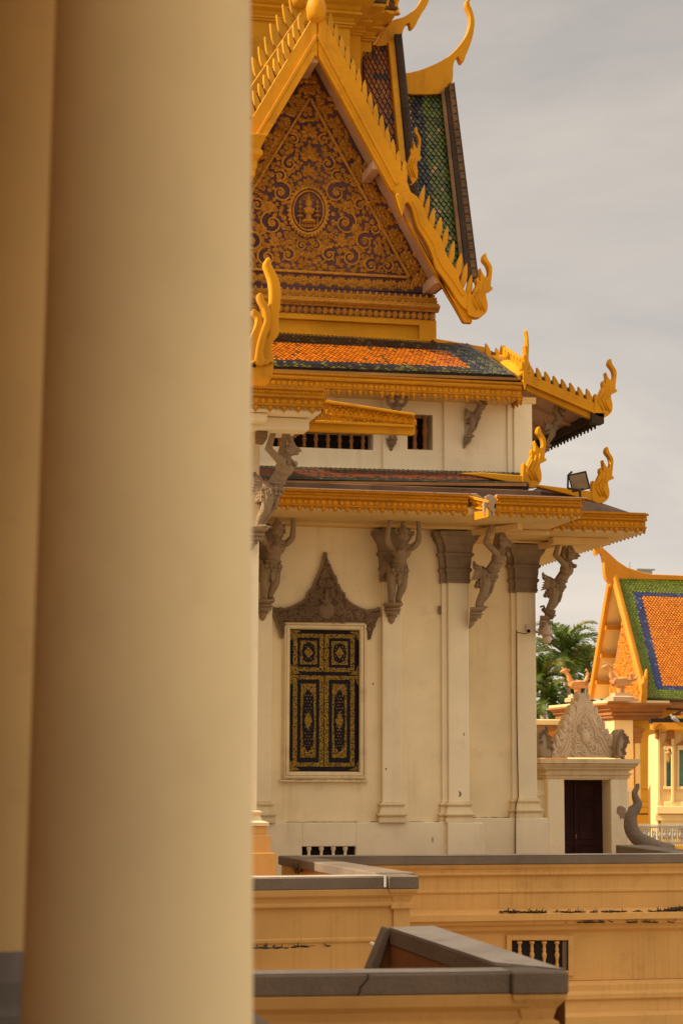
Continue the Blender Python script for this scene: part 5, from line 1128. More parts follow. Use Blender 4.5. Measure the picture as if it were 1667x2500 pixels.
place(g1, 'pale grey stone bracket figure in the open soffit beside the sloping gold verge', mk(1322, 1116, YV + .7), R(72), .60)

# ------------------------------------------------------------------ lamps, camera, cable and other small things
m0 = thing('floodlight', 'square black floodlight standing on the lower roof edge against the sky', 'floodlight', tuple(at(1403, 1212, 34.6)))
fc = at(1413, 1176, 34.6); hs = M(); rot = Matrix.Rotation(R(-12), 4, 'Y') @ Matrix.Rotation(R(-28), 4, 'Z') @ Matrix.Rotation(R(16), 4, 'X')
hs.boxmould(-.17, .17, -.02, .02, [(0, -.17), (.0, .17)]); hs.v = [V((p.x, p.y, p.z)) for p in hs.v]; hs.box(-.10, .10, .02, .16, -.1, .1)
hs.tf(Matrix.Translation(fc) @ rot); hs.build('housing', plain('black_metal', (.025, .018, .015), .5), m0, bevel=.01)
q = M(); q.box(-.145, .145, -.03, -.022, -.145, .145); q.tf(Matrix.Translation(fc) @ rot); q.build('glass', plain('lamp_glass', (.30, .22, .14), .2), m0)
q = M(); q.tube([at(1385, 1192, 34.65), at(1386, 1160, 34.65), at(1395, 1152, 34.7)], .02, 6); q.tube([at(1414, 1195, 34.6), at(1416, 1214, 34.6)], .025, 6); q.tube([at(1385, 1192, 34.65), at(1414, 1197, 34.6), at(1428, 1190, 34.6)], .02, 6); q.build('bracket', plain('dark_bracket', (.05, .035, .025), .6), m0)
sl = thing('spotlight', 'small brown spotlight clamped at the feet of the far right statue', 'spotlight', tuple(at(1340, 1500, 36)))
q = M(); q.tube([at(1322, 1487, 36), at(1332, 1492, 36), at(1342, 1498, 36), at(1350, 1501, 36)], [.03, .055, .075, .10], 12); q.build('shade', plain('brown_metal', (.17, .10, .05), .5), sl, smooth=True)
q = M(); q.tube([at(1318, 1482, 36), at(1326, 1479, 36), at(1330, 1490, 36)], .02, 6); q.build('clamp', plain('dark_clamp', (.04, .025, .015), .6), sl)
ln = thing('lantern', 'white domed lantern hanging below the far right statue', 'lantern', tuple(at(1330, 1570, 36.3)))
P = at(1334, 1571, 36.0); q = M(); q.lathe(P, [(.02, 0), (.07, .01), (.085, .06), (.085, .16)], 12); q.build('lamp_glass', plain('frosted_glass', (.62, .47, .30), .4), ln, smooth=True)
q = M(); q.lathe(P + V((0, 0, .15)), [(.115, 0), (.11, .05), (.085, .12), (.045, .18), (.02, .2), (.015, .24)], 12); q.tube([P + V((0, 0, .38)), P + V((-.03, 0, .42)), P + V((-.14, 0, .40))], .014, 6); q.build('lamp_shade', paint('grey_shade', (.48, .36, .25), .2), ln, smooth=True)
cc_ = thing('security_camera', 'small white security camera with black lens on the right pilaster', 'security camera', tuple(at(1288, 1545, Y2 - .15)))
P = at(1287, 1532, Y2 - .14); q = M(); q.box(P.x - .04, P.x + .04, P.y - .03, P.y + .03, P.z - .06, P.z + .06); q.build('mount', plain('white_plastic', (.62, .52, .40), .5), cc_, bevel=.012)
P = at(1290, 1541, Y2 - .21); q = M(); q.ell(P, (.037, .037, .037), 12, 8); q.build('lens', plain('black_lens', (.012, .012, .014), .15), cc_, smooth=True)
q = M(); yc = Y2 - .25; q.tube(smoothpath([at(1287, 1546, yc + .05), at(1279, 1547, yc + .05), at(1262, 1544, yc + .05), at(1260.5, 1552, yc + .05), at(1260, 1700, yc + .05), at(1261, 1780, yc + .05), at(1264, 1900, yc + .05), at(1264.5, 1945, yc), at(1259, 1962, yc - .03), at(1258, 1998, yc - .06), at(1257, 2040, yc - .08), at(1257, 2095, yc - .08)], 3), .008, 6)
tag(q.build('cable', plain('black_cable', (.02, .015, .012), .6)), 'thin black cable running down the right pilaster from the security camera', 'cable')
sb_ = M(); P = at(641, 1060, 29.4); sb_.box(P.x - .09, P.x + .08, P.y, P.y + .15, P.z - .06, P.z + .08); sb_.prism([V((P.x - .09, P.y, P.z - .06)), V((P.x + .08, P.y, P.z - .06)), V((P.x + .02, P.y + .02, P.z - .15)), V((P.x - .09, P.y + .02, P.z - .13))], (0, .1, 0)); tag(sb_.build('loudspeaker', paint('speaker_grey', (.22, .13, .06), .2), bevel=.008), 'small square brown loudspeaker under the porch beam behind the large statue', 'loudspeaker')
q = M(); a, b = at(905, 2303, M1.y - .05), at(921, 2313, M1.y - .12); q.tube([a, b], .03, 12); q.tube([b, b + (b - a) * .06], [.022, .022], 12)
pi_ = q.build('drain_pipe', plain('white_pipe', (.78, .66, .48), .5), smooth=True, angle=40); tag(pi_, 'short white drain pipe stub poking out of the middle parapet ledge', 'pipe')
q = M(); b2 = b + (b - a) * .065; q.tube([b2, b2 + (b - a) * .01], .019, 12); q.build('bore', DARK, pi_)
WEED = leafmat('weed_leaf', (1, 1, 1))
q = M(); rg = random.Random(3)
wb = at(729, 2132, P0.y - .9)
for i in range(9):
    a = rg.uniform(0, 6.28); tip = wb + V((math.cos(a) * .13, math.sin(a) * .08, rg.uniform(.02, .18))); q.tube([wb, wb.lerp(tip, .6) + V((0, 0, .03)), tip], [.006, .005, .002], 4, (.07, .055, .02))
    for k in range(4): c = wb.lerp(tip, .4 + .18 * k); leaf(q, c, rg.uniform(0, 6.28), .045, .018, .004, AX, AZ, OUT, (.09, .075, .025))
tag(q.build('weed', WEED), 'scraggly dry weed sprouting beside the corner of the middle parapet', 'weed')

# ------------------------------------------------------------------ right-hand pavilion
YR = 74.0
pav = thing('pavilion', 'yellow pavilion with orange, blue and green tiled roof at the right edge', 'pavilion', (X(1600, YR), YR, 0))
GOLD2 = paint('bright_gold_paint', (.58, .225, .012), .1, (.35, .15, .03), .3, .3, .5, .2, 8.0)
PY = paint('pavilion_yellow', (.74, .37, .03), .06, (.4, .18, .03), .3, .2, .8, .1)
PCR = paint('pavilion_cream', (.80, .58, .26), .05, (.5, .3, .1), .2, .15, .8, .1)
PRED = paint('red_brown_moulding', (.36, .15, .045), .15, (.16, .06, .02), .4, .4, .8, .2)
YE = YR - 3.0
A, B, Cc, D = at(1504, 1412, YR), at(1800, 1424, YR), at(1578, 1707, YE), at(1850, 1716, YE)
m = M(); m.slab(A, B, D, Cc, .15); pr = m.build('roof', GUTTER, pav)
def pcol(u, v):
    un = u / 1.0
    if v < .115 or un < .10 or v > .93: return (.16, .22, .012) if rng.random() < .85 else (.09, .15, .02)
    if v < .155 or un < .165 or v > .895: return (.018, .05, .17) if rng.random() < .9 else (.10, .14, .26)
    return (.85, .24, .004) if rng.random() < .8 else (.70, .16, .004)
m = M(); o_ = V((0, -.04, .03)); tiles(m, A + o_, B + o_, Cc + o_, D + o_, 38, 62, pcol, .045, None, .80); m.build('roof_tiles', TILEN, pr)
# far slope, ridge and horned finial
Gf = at(1440, 1706, YR + 3.0); Rl = at(1489, 1420, YR)
m = M(); ext = V((9, 0, 0)); m.prism([Rl, Rl + ext, Gf + ext, Gf], (0, .05, .12)); m.build('far_slope', PCR, pav)
CH3 = [(1760, 1409), (1640, 1403.5), (1591, 1402), (1575, 1399), (1559, 1394.5), (1530, 1385), (1506, 1369), (1489.5, 1353.6), (1480, 1345), (1473, 1339), (1464, 1334), (1455, 1337), (1450, 1341), (1452, 1349), (1456, 1357), (1459, 1353), (1461, 1347), (1467, 1350), (1471, 1358), (1474, 1375), (1475, 1397), (1477, 1407), (1481, 1415), (1489.5, 1423), (1497, 1417), (1502, 1413), (1667, 1416.5), (1760, 1420)]
m = M(); m.prism(Tr(CH3, YR - .1), (0, .3, 0)); m.build('ridge_horn', GOLD2, pav, bevel=.02)
# barge boards: near edge and far edge of the gable overhang
def barge(p0, p1, w_, h_, nm, n=34):
    m = M(); m.bar(p0, p1, w_, h_); o = m.build(nm, GOLD2, pav, bevel=.02)
    m = M(); up = V((0, 0, 1))
    for i in range(n):
        c = p0.lerp(p1, (i + .5) / n); d = (p1 - p0).normalized(); e = d.cross(V((1, 0, 0))).normalized(); 
        if e.z < 0: e = -e
        m.prism([c - d * .06 + e * h_ * .45, c + d * .08 + e * h_ * .45, c + d * .07 + e * (h_ * .5 + .06), c - d * .1 + e * (h_ * .5 + .13)], (w_ * .7, 0, 0)); m.v[-8:] = [q - V((w_ * .35, 0, 0)) for q in m.v[-8:]]
    m.build('barge_teeth', GOLD2, o)
A0, A1 = at(1499, 1415, YR), at(1573, 1700, YE - .05)
barge(A0, A1, .16, .26, 'barge_board'); barge(at(1487, 1428, YR + .1), at(1441, 1705, YR + 3.05), .16, .22, 'barge_board')
P = at(1578, 1712, YE - .1)
m = M(); m.prism(Tr([(1562, 1716), (1566, 1690), (1564, 1670), (1570, 1665), (1571, 1650), (1575, 1655), (1576, 1640), (1579, 1632), (1581, 1640), (1581, 1660), (1579, 1680), (1580, 1700), (1576, 1718)], YE - .2), (0, .2, 0)); m.build('flame_finial', GOLD2, pav, bevel=.03)
m = M(); m.prism(Tr([(1438, 1708), (1440, 1690), (1438, 1672), (1442, 1665), (1447, 1680), (1446, 1708)], YR + 3.0), (0, .2, 0)); m.build('flame_finial', GOLD2, pav, bevel=.03)
xt = at(1499, 1690, YR - .2).x + .55
Rt = V((xt, Rl.y, Rl.z - 1.2)); 
m = M(); m.prism([V((xt, YE + .9, Z(1708, YE + .9, 1560))), V((xt, YR + 2.0, Gf.z)), V((xt, YR, Rl.z - .9))], (.2, 0, 0)); tp_ = m.build('gable_end', PRED, pav)
m = M(); AYn = V((0, -1, 0)); rg = random.Random(5)
for i in range(240):
    u, v = rg.random(), rg.random()
    if u + v > 1: u, v = 1 - u, 1 - v
    p = V((xt, YE + 1.1, Gf.z + .1)) * (1 - u - v) + V((xt, YR + 1.9, Gf.z + .1)) * u + V((xt, YR, Rl.z - 1.2)) * v
    palmette(m, p, rg.uniform(0, 6.28), rg.uniform(.14, .26), 5, AYn, AZ, V((-1, 0, 0)))
m.build('gable_carving', GOLD2, tp_)
for k in (.36, .6, .83):
    m = M(); p = Rl.lerp(Gf, k) + V((.05, -.12, -.10)); m.box(p.x, p.x + 1.6, p.y - .09, p.y + .09, p.z - .1, p.z + .06); m.build('purlin', GOLD2, pav)
# body: corner block with moulded entablature
YB1 = YE + .2; bx = X(1498, YB1, 1800); zE0, zE1 = Z(1758, YB1, 1500), Z(1716, YB1, 1500)
h = zE1 - zE0
ent = [(.03, zE0), (.03, zE0 + h * .08), (.08, zE0 + h * .1), (.08, zE0 + h * .26), (.14, zE0 + h * .3), (.14, zE0 + h * .42), (.1, zE0 + h * .46), (.22, zE0 + h * .6), (.22, zE0 + h * .7), (.36, zE0 + h * .86), (.4, zE0 + h * .88), (.4, zE1)]
bxr = X(1545, YB1, 1800)
m = M(); m.box(bx, bxr, YB1, YB1 + 6.2, 0, zE0 + .02); m.box(bx + .4, bxr + 12, YR - 1.5, YR + 2.5, 0, zE1); m.build('wall', PCR, pav, bevel=.02)
m = M(); m.box(bxr, bxr + 1.2, YB1 + .35, YB1 + 6, 0, zE0 + .02); m.box(bxr + 1.2, bxr + 14, YB1 + .9, YB1 + 6, 0, zE0 + .9); m.box(X(1560, YB1 + .7, 1800), X(1605, YB1 + .7, 1800), YB1 + .7, YB1 + 1, 0, zE0 + .02); m.build('wall', PY, pav)
m = M(); m.boxmould(bx, bxr + 1.0, YB1, YB1 + 6.2, ent); cn = m.build('cornice', PRED, pav)
m = M(); m.box(bx - .36, bxr + 1.3, YB1 - .36, YB1 + 6.5, zE1, zE1 + .09); m.build('cornice_top', PCR, cn)
m = M()
n = 36
for i in range(n): y = YB1 + 6 * (i + .5) / n; leaf(m, V((bx - .09, y, zE0 + h * .26)), -1.57, h * .22, .12, .05, V((0, -1, 0)), AZ, V((-1, 0, 0)))
for i in range(16): x = bx + (bxr + 1 - bx) * (i + .5) / 16; leaf(m, V((x, YB1 - .09, zE0 + h * .26)), -1.57, h * .22, .1, .05, AX, AZ, OUT)
m.build('leaf_band', PRED, cn)
def pavpil(px, w_, y, top, bot, mt=PCR):
    a = at(px, 1850, y).x; m = M(); zz = Z(top, y, px); m.box(a, a + w_, y - .1, y + .1, 0, zz); m.build('pilaster', mt, pav, bevel=.01)
    m = M(); m.boxmould(a, a + w_, y - .1, y + .1, [(.0, zz - .55), (.05, zz - .52), (.03, zz - .4), (.08, zz - .3), (.06, zz - .2), (.14, zz - .08), (.15, zz)]); m.build('pilaster_capital', PRED, pav)
pavpil(1547, .2, YB1 + .3, 1778, 0); pavpil(1597, .25, YB1 + .65, 1788, 0, PY)
m = M(); P0_, P1_ = at(1545, 1922, YB1 + .25), at(1600, 1926, YB1 + .6); m.box(P0_.x, P0_.x + 3, YB1 + .3, YB1 + 1, P0_.z - .06, P0_.z + .03); zc3 = Z(1966, YB1, 1560); m.box(P0_.x - .3, P0_.x + 3, YB1 + .1, YB1 + 1, zc3 - .1, zc3 + .08); m.box(bx - .2, P0_.x + 3, YB1 - .1, YB1 + 1, 0, zc3 - .35); m.box(bx - .12, P0_.x + 3, YB1 - .02, YB1 + 1, zc3 - .3, zc3 - .1); m.build('string_course', PY, pav, bevel=.02)
# angled bay at the far right, catching the sun
bay = thing('side_bay', 'sunlit cream bay with teal windows and gold eave at the right edge', 'building bay', (X(1660, 67.5), 67.5, 0))
YBY = 67.0
import_rot = R(-16)
o0 = at(1606, 1900, YBY); ux = V((math.cos(import_rot), math.sin(import_rot), 0)); uy = V((-math.sin(import_rot), math.cos(import_rot), 0))
def bp(px, py, out=0.0):                  # point on the bay's face, moved out
    d = ray(px, py); p0 = o0 - uy * out; return C0 + d * ((p0 - C0).dot(uy) / d.dot(uy))
def bprism(m, pts, out, th): m.prism([bp(p[0], p[1], out) for p in pts], uy * th)
def brect(m, x0, x1, y0, y1, out, th): bprism(m, [(x0, y1), (x1, y1), (x1, y0), (x0, y0)], out, th)
m = M(); brect(m, 1606, 1626, 1790, 1990, 0, .4); brect(m, 1626, 1637, 1790, 1830, 0, .4); brect(m, 1626, 1637, 1922, 1990, 0, .4); brect(m, 1637, 1656, 1790, 1990, 0, .4); brect(m, 1656, 1760, 1790, 1828, 0, .4); brect(m, 1656, 1760, 1922, 1990, 0, .4); brect(m, 1690, 1760, 1828, 1922, 0, .4); brect(m, 1606, 1760, 1985, 2500, -.15, .4); bprism(m, [(1606, 2500), (1606, 1790), (1606.1, 1790), (1606.1, 2500)], 0, 4); m.build('wall', PCR, bay)
m = M(); brect(m, 1602, 1760, 1968, 1987, .28, .6); brect(m, 1620, 1760, 1957, 1968, .1, .3); brect(m, 1598, 1760, 1988, 2004, .12, .5); m.build('ledge', PCR, bay, bevel=.02)
m = M(); brect(m, 1638, 1644, 1795, 1958, .16, .2); brect(m, 1604, 1610, 1795, 1960, .1, .2); m.build('pilaster', PCR, bay, bevel=.01)
TEAL = plain('teal_glass', (.10, .26, .24), .25)
for x0, x1_ in ((1622, 1640), (1655, 1692)):
    m = M(); w_ = 3.5
    brect(m, x0 - 3, x1_ + 3, 1820, 1831, .08, .2); brect(m, x0 - 3, x0 + 2, 1831, 1922, .06, .2); brect(m, x1_ - 2, x1_ + 3, 1831, 1922, .06, .2); brect(m, x0 - 4, x1_ + 4, 1920, 1927, .1, .2); wq_ = m.build('window', PCR, bay, bevel=.01)
    m = M(); brect(m, x0, x1_, 1830, 1921, -.2, .05); m.build('pane', TEAL, wq_)
    m = M(); cx_ = (x0 + x1_) / 2; bprism(m, [(x0 - 5, 1820), (cx_ - 7, 1808), (cx_ - 3, 1798), (cx_, 1782), (cx_ + 3, 1798), (cx_ + 7, 1808), (x1_ + 5, 1820)], .09, .1); m.build('window_crest', PRED, wq_)
m = M(); brect(m, 1599, 1608, 1782, 1804, .14, .3); brect(m, 1629, 1646, 1782, 1804, .2, .4); m.build('bay_capital', PRED, bay, bevel=.03)
m = M(); brect(m, 1593, 1760, 1764, 1780, .75, 1.2); bprism(m, [(1593, 1784), (1593, 1765), (1612, 1765), (1603, 1770), (1597, 1778), (1596, 1784)], .8, .06)
for i in range(40): x = 1614 + i * 3.1; bprism(m, [(x, 1780), (x + 2.6, 1780), (x + 1.3, 1784)], .75, .05)
m.build('eave', GOLD2, bay)
m = M(); brect(m, 1588, 1760, 1754, 1764, .7, 1.0); m.build('bay_gutter', DARK, bay)
m = M(); bprism(m, [(1592, 1765), (1667, 1731), (1667, 1736), (1640, 1750), (1640, 1760)], .3, .2); m.build('roof_edge', BLACKM, bay)
q0, q1, q2 = bp(1640, 1752, .3), bp(1780, 1752, .3), bp(1780, 1690, -1.2)
m = M(); a_ = bp(1645, 1738, -.0); tiles(m, a_, a_ + ux * 3, bp(1635, 1757, .5), bp(1635, 1757, .5) + ux * 3, 18, 5, lambda u, v: (.62, .17, .015) if v < .7 else (.12, .15, .03), .04); m.build('roof_tiles', TILEN, bay)
m = M(); brect(m, 1612, 1760, 2000, 2080, .05, .4); lo_ = m.build('lower_storey', PCR, bay)
for x0, x1_ in ((1618, 1630), (1655, 1668)):
    m = M(); brect(m, x0, x1_, 2014, 2052, .06, .05); m.build('window', paint('window_wood', (.38, .2, .06), .2), lo_)
    m = M()
    for i in range(4):
        for j in range(5): xx = x0 + 2 + i * (x1_ - x0 - 4) / 3; yy = 2018 + j * 7.4; brect(m, xx - 1, xx + 1, yy, yy + 5, .08, .03)
    m.build('lattice', PCR, lo_)
lm = thing('wall_lantern', 'small brass wall lantern between the teal windows', 'lantern', tuple(bp(1627, 1850, .5)))
P = bp(1630, 1848, .45); m = M(); m.lathe(P, [(.02, -.2), (.05, -.15), (.09, .1), (.12, .12), (.04, .22), (.01, .3)], 8); m.build('lamp', plain('brass_lamp', (.45, .28, .1), .4, .3), lm)
m = M(); m.tube([P + V((0, 0, .25)), P + V((.12, .1, .28)), P + V((.2, .2, .1))], .02, 6); m.build('arm', plain('dark_arm', (.1, .06, .03), .5), lm)
pg = thing('pigeon', 'grey pigeon resting on the gold eave above the bay', 'pigeon', tuple(bp(1650, 1763, .7)))
P = bp(1646, 1755, .75); m = M(); m.tube([P + V((-.12, 0, .10)), P + V((-.06, 0, .04)), P, P + V((.1, 0, -.07)), P + V((.2, 0, -.14))], [.035, .075, .085, .06, .015], 10); m.ell(P + V((-.13, 0, .12)), (.045, .04, .045)); m.tube([P + V((-.16, 0, .11)), P + V((-.2, 0, .1))], [.014, .003], 5)
o = m.build('body', plain('pigeon_grey', (.38, .33, .29), .7), pg); remesh(o, .012, 2)
m = M(); [m.tube([P + V((.0, s * .03, -.06)), P + V((.0, s * .03, -.14))], .008, 5) for s in (-1, 1)]; m.build('legs', plain('bird_leg', (.3, .1, .06), .7), pg)
# lower roof line and red fascia under the main pavilion eave
m = M(); yq = YE + .1; m.prism(Tr([(1578, 1710), (1850, 1718), (1850, 1734), (1575, 1728)], yq), (0, .1, 0)); m.build('eave_board', PRED, pav)
m = M()
for i in range(50): x = 1580 + i * 3.2; m.prism(Tr([(x, 1727 + i * .1), (x + 2.7, 1727 + i * .1), (x + 1.35, 1733 + i * .1)], yq - .02), (0, .05, 0))
m.build('eave_teeth', BLACKM, pav)
m = M(); m.box(X(1578, yq), X(1578, yq) + 8, yq + .1, yq + 2.5, Z(1728, yq, 1600), Z(1722, yq, 1600)); m.build('eave_soffit', PRED, pav)
# ochre gallery to the left of the pavilion, behind the gate
gl = thing('gallery', 'low orange gallery wall with moulded cornice behind the gate', 'building', (X(1345, 70), 70, 0))
YL = 70.5; a_, b_ = X(1180, YL, 1800), X(1384, YL, 1800); t = Z(1757, YL, 1340)
m = M(); m.box(a_, b_, YL, YL + 5, 0, t - .3); m.build('wall', PY, gl)
m = M(); m.box(a_, b_ + .3, YL - .5, YL + 5, t - .2, t); m.build('roof_slab', PCR, gl, bevel=.03)
m = M(); m.boxmould(a_, b_, YL, YL + 5, [(.02, t - .85), (.1, t - .8), (.1, t - .62), (.16, t - .58), (.32, t - .4), (.38, t - .36), (.38, t - .2)]); m.build('cornice', GOLD2, gl)
m = M()
for i in range(60): x = a_ + (b_ - a_) * i / 60; m.box(x, x + .06, YL - .42, YL - .38, t - .42, t - .22)
m.build('dentils', PRED, gl)
m = M(); m.box(X(1315, YL - .1, 1850), X(1330, YL - .1, 1850), YL - .15, YL, 0, t - .85); m.build('pilaster', PCR, gl)

# bird sculptures
def hamsa(label, px, py, Y, h, tailup):
    P = at(px, py, Y); k = h; r = thing('bird_sculpture', label, 'bird sculpture', tuple(P), 'orange bird sculptures on the pavilion cornice')
    m = M(); B = lambda x, z, y=0: P + V((x * k, y * k, z * k))
    m.tube(smoothpath([B(-.52, .93), B(-.44, .88), B(-.36, .78), B(-.3, .62), B(-.18, .5)], 3), [.06 * k + .07 * k * i / 12 for i in range(13)], 10)
    m.ell(B(-.54, .97), (.12 * k, .08 * k, .09 * k)); m.tube([B(-.6, .95), B(-.7, .93), B(-.74, .9)], [.05 * k, .03 * k, .008 * k], 7)
    m.ell(B(0, .45), (.34 * k, .2 * k, .17 * k), 12, 8, Matrix.Rotation(-.15, 3, 'Y'))
    if tailup: m.tube(smoothpath([B(.2, .5), B(.36, .58), B(.42, .75), B(.5, .92)], 3), [.13 * k, .14 * k, .15 * k, .15 * k, .15 * k, .15 * k, .14 * k, .12 * k, .1 * k, .05 * k], 8, None, .5)
    else: m.tube(smoothpath([B(.2, .48), B(.45, .5), B(.62, .58), B(.74, .72)], 3), [.13 * k, .13 * k, .12 * k, .11 * k, .1 * k, .09 * k, .08 * k, .06 * k, .04 * k, .015 * k], 8, None, .6)
    m.tube([B(0, .36), B(.02, .2), B(.0, 0)], [.2 * k, .14 * k, .13 * k], 10)
    mat = paint('orange_sculpture' , (.62, .29, .10), .15, (.25, .1, .03), .4, .4, .7, .4)
    o = m.build('body', mat, r); remesh(o, .03, 1)
    m = M()
    for s in (-1, 1):
        for i in range(6): a0 = B(-.25, .47 - .03 * i, s * .19); a1 = B(.28 + .07 * i, .56 - .05 * i, s * .2); e = (a1 - a0); sd2 = V((0, 0, .05 * k)); m.prism([a0 - sd2, a1, a0 + sd2], (0, s * .03 * k, 0))
        m.ell(B(-.2, .45, s * .17), (.14 * k, .05 * k, .12 * k))
    m.build('wings', mat, r)
    m = M()
    for i in range(6): leaf(m, B(-.6 + .05 * i, 1.03 - .02 * i), 1.9 - .15 * i, .13 * k, .06 * k, .02, AX, AZ, OUT)
    for i in range(10): leaf(m, B(.34 + .03 * (i % 3), .56 + .045 * i if tailup else .5 + .02 * i, -.07), rng.uniform(.4, 1.6), .13 * k, .08 * k, .03, AX, AZ, OUT)
    m.build('plumes', mat, r)
    m = M(); m.boxmould(P.x - .28 * k, P.x + .28 * k, P.y - .25 * k, P.y + .25 * k, [(.12 * k, P.z - .26 * k), (.12 * k, P.z - .12 * k), (.02 * k, P.z - .08 * k), (.0, P.z + .03 * k)]); m.build('pedestal', paint('tan_pedestal', (.50, .32, .17), .15, (.2, .1, .05), .3, .4, .8, .3), r)
    return r
hamsa('orange bird sculpture with raised tail in front of the palms, left one on the cornice', 1408, 1698, 73.5, .95, True)
hamsa('tan bird sculpture with long low tail in front of the open gable', 1513, 1694, 70.6, 1.02, False)

# iron fence in front of the pavilion
fe = thing('iron_fence', 'pale iron railing with spear tops beyond the serpent tail', 'fence', tuple(at(1600, 2070, 60)))
IRON = plain('pale_iron', (.40, .36, .28), .5)
m = M(); yf = 60
for py in (2020, 2058): m.tube([at(1500, py, yf), at(1760, py, yf)], .025, 5)
m.build('rails', IRON, fe)
m = M()
for i in range(48):
    x = 1520 + i * 4.2; m.tube([at(x, 2066, yf), at(x, 2016, yf)], .016, 5); m.tube([at(x, 2017, yf), at(x, 2010, yf)], [.03, .002], 5)
    if i % 3 == 0: m.lathe(at(x, 2040, yf), [(.02, -.12), (.07, -.03), (.07, .03), (.02, .16)], 6)
m.build('pickets', IRON, fe)
m = M(); m.box(X(1500, yf), X(1760, yf), yf - .15, yf + .15, 0, Z(2066, yf, 1600)); m.build('fence_base', PY, fe)
# distant grey block
db = thing('tower_block', 'tiny grey building showing above the pavilion ridge', 'building', (at(1580, 1400, 260).x, 260, 0))
m = M(); a_, b_ = X(1557, 260, 1395), X(1591, 260, 1395); m.box(a_, b_, 260, 263, 0, Z(1391, 260, 1570)); m.build('walls', plain('hazy_concrete', (.38, .38, .36), .9), db)
m = M(); m.box(a_ - .3, b_ + .3, 259.6, 263.4, Z(1392, 260, 1570), Z(1389, 260, 1570)); m.tube([at(1536, 1391, 259), at(1536, 1372, 259)], .08, 5); m.build('roof_rim', plain('hazy_rim', (.30, .31, .30), .9), db)

# ------------------------------------------------------------------ palms
LEAF = leafmat('palm_leaf', (1, 1, 1), .35)
TRUNK = paint('palm_trunk', (.36, .29, .22), .2, (.12, .09, .06), .2, .5, .9, .6, 2.0)
def palm(label, px, py, Y, L, nf_, seed, trunkr=.2, dark=1.0, droop=1.0, low=-.35):
    c = at(px, py, Y); rg = random.Random(seed); r = thing('palm_tree', label, 'palm tree', (c.x, c.y, 0), 'palms behind the gate')
    m = M(); n = 10; m.tube([V((c.x + .1 * math.sin(i), c.y, c.z * i / n)) for i in range(n + 1)], [trunkr * (1.25 - .35 * i / n) for i in range(n + 1)], 10); m.tube([c - V((0, 0, .9)), c + V((0, 0, .5))], [trunkr * .8, trunkr * .5], 8); m.build('trunk', TRUNK, r, smooth=True)
    m = M()
    for k in range(nf_):
        az = k * 2.39996 + rg.uniform(-.3, .3); el = low + (1.45 - low) * ((k + .5) / nf_) ** .85 + rg.uniform(-.12, .12); l = L * rg.uniform(.85, 1.1)
        d = V((math.cos(az), math.sin(az), 0)); p = c + V((0, 0, .25)); seg = 12; path = [p]; e = el
        for i in range(seg): p = p + (d * math.cos(e) + V((0, 0, math.sin(e)))) * l / seg; path.append(p); e -= droop * (.05 + .018 * i)
        tone = rg.uniform(.75, 1.2) * dark; base = rg.choice([(.07, .11, .012), (.045, .08, .012), (.11, .15, .015), (.20, .20, .025)])
        m.tube(path, [.035 * (1 - i / (seg + 2)) + .006 for i in range(seg + 1)], 4, (.12, .13, .04))
        side = d.cross(V((0, 0, 1)))
        for i in range(1, seg * 2):
            q = i / 2; a = int(q); f = q - a
            if a >= seg: break
            o = path[a].lerp(path[a + 1], f); t = (path[a + 1] - path[a]).normalized(); ll = L * .30 * math.sin(math.pi * (.12 + .8 * q / seg)) * rg.uniform(.8, 1.15)
            for s in (-1, 1):
                ld = (side * s * .8 + t * .75 + V((0, 0, rg.uniform(.1, .55)))).normalized(); w_ = t * .075
                mid = o + ld * ll * .55; tip = o + ld * ll + V((0, 0, -ll * rg.uniform(.05, .35)))
                cc2 = tuple(x * tone * rg.uniform(.7, 1.35) for x in base)
                m.add([o - w_ * .5, o + w_ * .5, mid + w_, tip, mid - w_], [[0, 1, 2, 4], [4, 2, 3]], cc2)
    m.build('crown', LEAF, r, recalc=False)
    return r
palm('tall feathery palm with grey trunk rising behind the gate crest', 1380, 1610, 118, 3.3, 28, 11, .22, 1.0, 1.1)
palm('dark palm crown close beside the right pilaster edge, partly hidden by the hall', 1322, 1668, 112, 2.3, 18, 12, .18, .85)
palm('lower dark palm crown under the tall palm, just above the gallery roof', 1345, 1722, 110, 1.9, 18, 13, .18, .8, 1.2, -.7)
palm('palm crown half hidden behind the pavilion gable', 1432, 1640, 125, 2.3, 18, 14, .2, .9)
palm('shadowy palm crown low behind the bird sculpture with raised tail', 1410, 1718, 128, 2.0, 18, 15, .2, .7, 1.0, -.7)
bt = thing('leafy_tree', 'bright green leafy tree filling the gap behind the palms', 'tree', (at(1390, 1700, 145).x, 145, 0))
c = at(1385, 1690, 145); m = M(); rg = random.Random(21)
for k in range(26):
    o = c + V((rg.gauss(0, 2.0), rg.uniform(-1.5, 1.5), rg.uniform(-4.5, .8))); ton = rg.uniform(.6, 1.4)
    for i in range(70):
        p = o + V((rg.gauss(0, .45), rg.gauss(0, .45), rg.gauss(0, .35))); a = rg.uniform(0, 6.28); u = V((math.cos(a), rg.uniform(-.6, .6), math.sin(a))) * .13; v = V((-math.sin(a), rg.uniform(-.6, .6), math.cos(a))) * .08
        m.add([p - u, p - v, p + u, p + v], [[0, 1, 2, 3]], (.09 * ton, .14 * ton, .02 * ton))
m.build('crown', LEAF, bt, recalc=False)
m = M(); m.tube([V((c.x, c.y, 0)), V((c.x + .2, c.y, c.z - 2)), V((c.x - .4, c.y, c.z))], [.35, .25, .1], 8); m.tube([V((c.x + .2, c.y, c.z - 2)), V((c.x + 1.4, c.y, c.z + 1))], [.16, .05], 6); m.tube([V((c.x + .2, c.y, c.z - 3)), V((c.x - 1.6, c.y, c.z + .5))], [.16, .05], 6); m.build('trunk', TRUNK, bt, smooth=True)

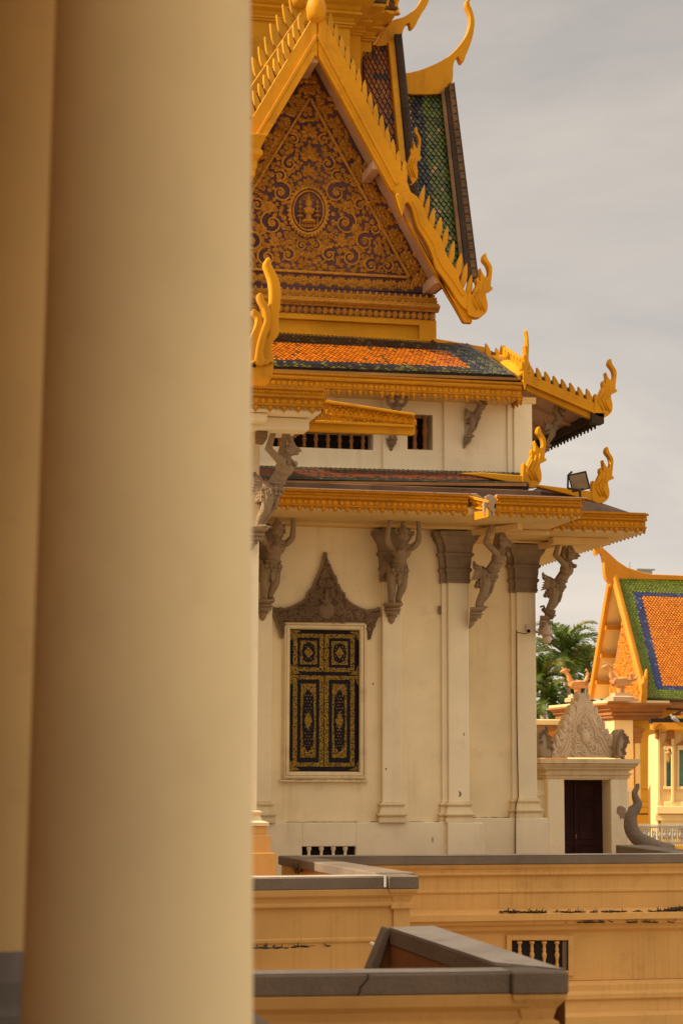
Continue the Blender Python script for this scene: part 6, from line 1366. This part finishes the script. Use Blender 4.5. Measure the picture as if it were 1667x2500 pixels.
# ------------------------------------------------------------------ foreground columns and the gallery the viewer stands in
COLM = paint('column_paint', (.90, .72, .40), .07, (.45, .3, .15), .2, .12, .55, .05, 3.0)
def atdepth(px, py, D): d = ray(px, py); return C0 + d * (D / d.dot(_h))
COLM_SHADED = paint('column_paint_shaded', (.66, .44, .18), .06, (.35, .2, .08), .3, .25, .6, .05, 3.0)  # left column's cream paint with the gallery shade put into its colour
def column(name, label, px, D, rt_, rb_, base=None):
    c = atdepth(px, 1885, D); zt = CAMZ + 4.2; z0 = CAMZ - 1.62
    r = thing(name, label, 'column', (c.x, c.y, z0), 'round cream gallery columns')
    m = M(); n = 12; m.lathe((c.x, c.y, 0), [(rb_ + (rt_ - rb_) * (i / n), z0 + .3 + (zt - z0 - .3) * i / n) for i in range(n + 1)], 72); m.build('shaft', COLM_SHADED if base else COLM, r, smooth=True, angle=40)
    m = M(); hb = base or .62; m.lathe((c.x, c.y, z0), [(rb_ + .2, 0), (rb_ + .2, hb * .5), (rb_ + .15, hb * .52), (rb_ + .16, hb * .66), (rb_ + .1, hb * .7), (rb_ + .1, hb * .82), (rb_ + .04, hb * .9), (rb_ - .02, hb)], 48); m.build('base', GREYF, r, smooth=True, angle=30)
    return r
column('gallery_column', 'big blurred cream column filling the left foreground', 346, 6.0, .278, .340)
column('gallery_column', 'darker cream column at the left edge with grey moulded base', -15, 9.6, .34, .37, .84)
gal = thing('gallery_building', 'unseen gallery floor and ceiling with added shading walls around the foreground columns', 'building', (0, 0, CAMZ - 1.62))
def gp(l, d, z): p = C0 + _r * l + _h * d; return V((p.x, p.y, z))
zf, zc2 = CAMZ - 1.62, CAMZ + 4.2
m = M(); m.prism([gp(-7, -5, zf - .3), gp(.9, -5, zf - .3), gp(.5, 10.6, zf - .3), gp(-7, 10.6, zf - .3)], (0, 0, .3)); m.build('floor', paint('gallery_floor', (.17, .10, .055), .1), gal)
m = M(); m.prism([gp(-7, -5, zc2), gp(2.2, -5, zc2), gp(2.0, 10.3, zc2), gp(-.95, 10.3, zc2), gp(-1.15, 11.5, zc2), gp(-7, 11.5, zc2)], (0, 0, 1.2)); m.build('ceiling', paint('gallery_ceiling', (.50, .29, .12), .1), gal)  # unseen; widened past the columns to keep skylight off them
m = M(); m.prism([gp(-3.6, -5, zf - 5), gp(-3.2, -5, zf - 5), gp(-3.35, 25, zf - 5), gp(-3.75, 25, zf - 5)], (0, 0, 12.2)); m.prism([gp(-7, 11.2, zf), gp(-1.25, 11.2, zf), gp(-1.25, 11.4, zf), gp(-7, 11.4, zf)], (0, 0, 5.81)); m.build('wall', paint('gallery_shade_wall', (.36, .19, .065), .1), gal)  # unseen long wall and end wall, added to shade parapets and columns
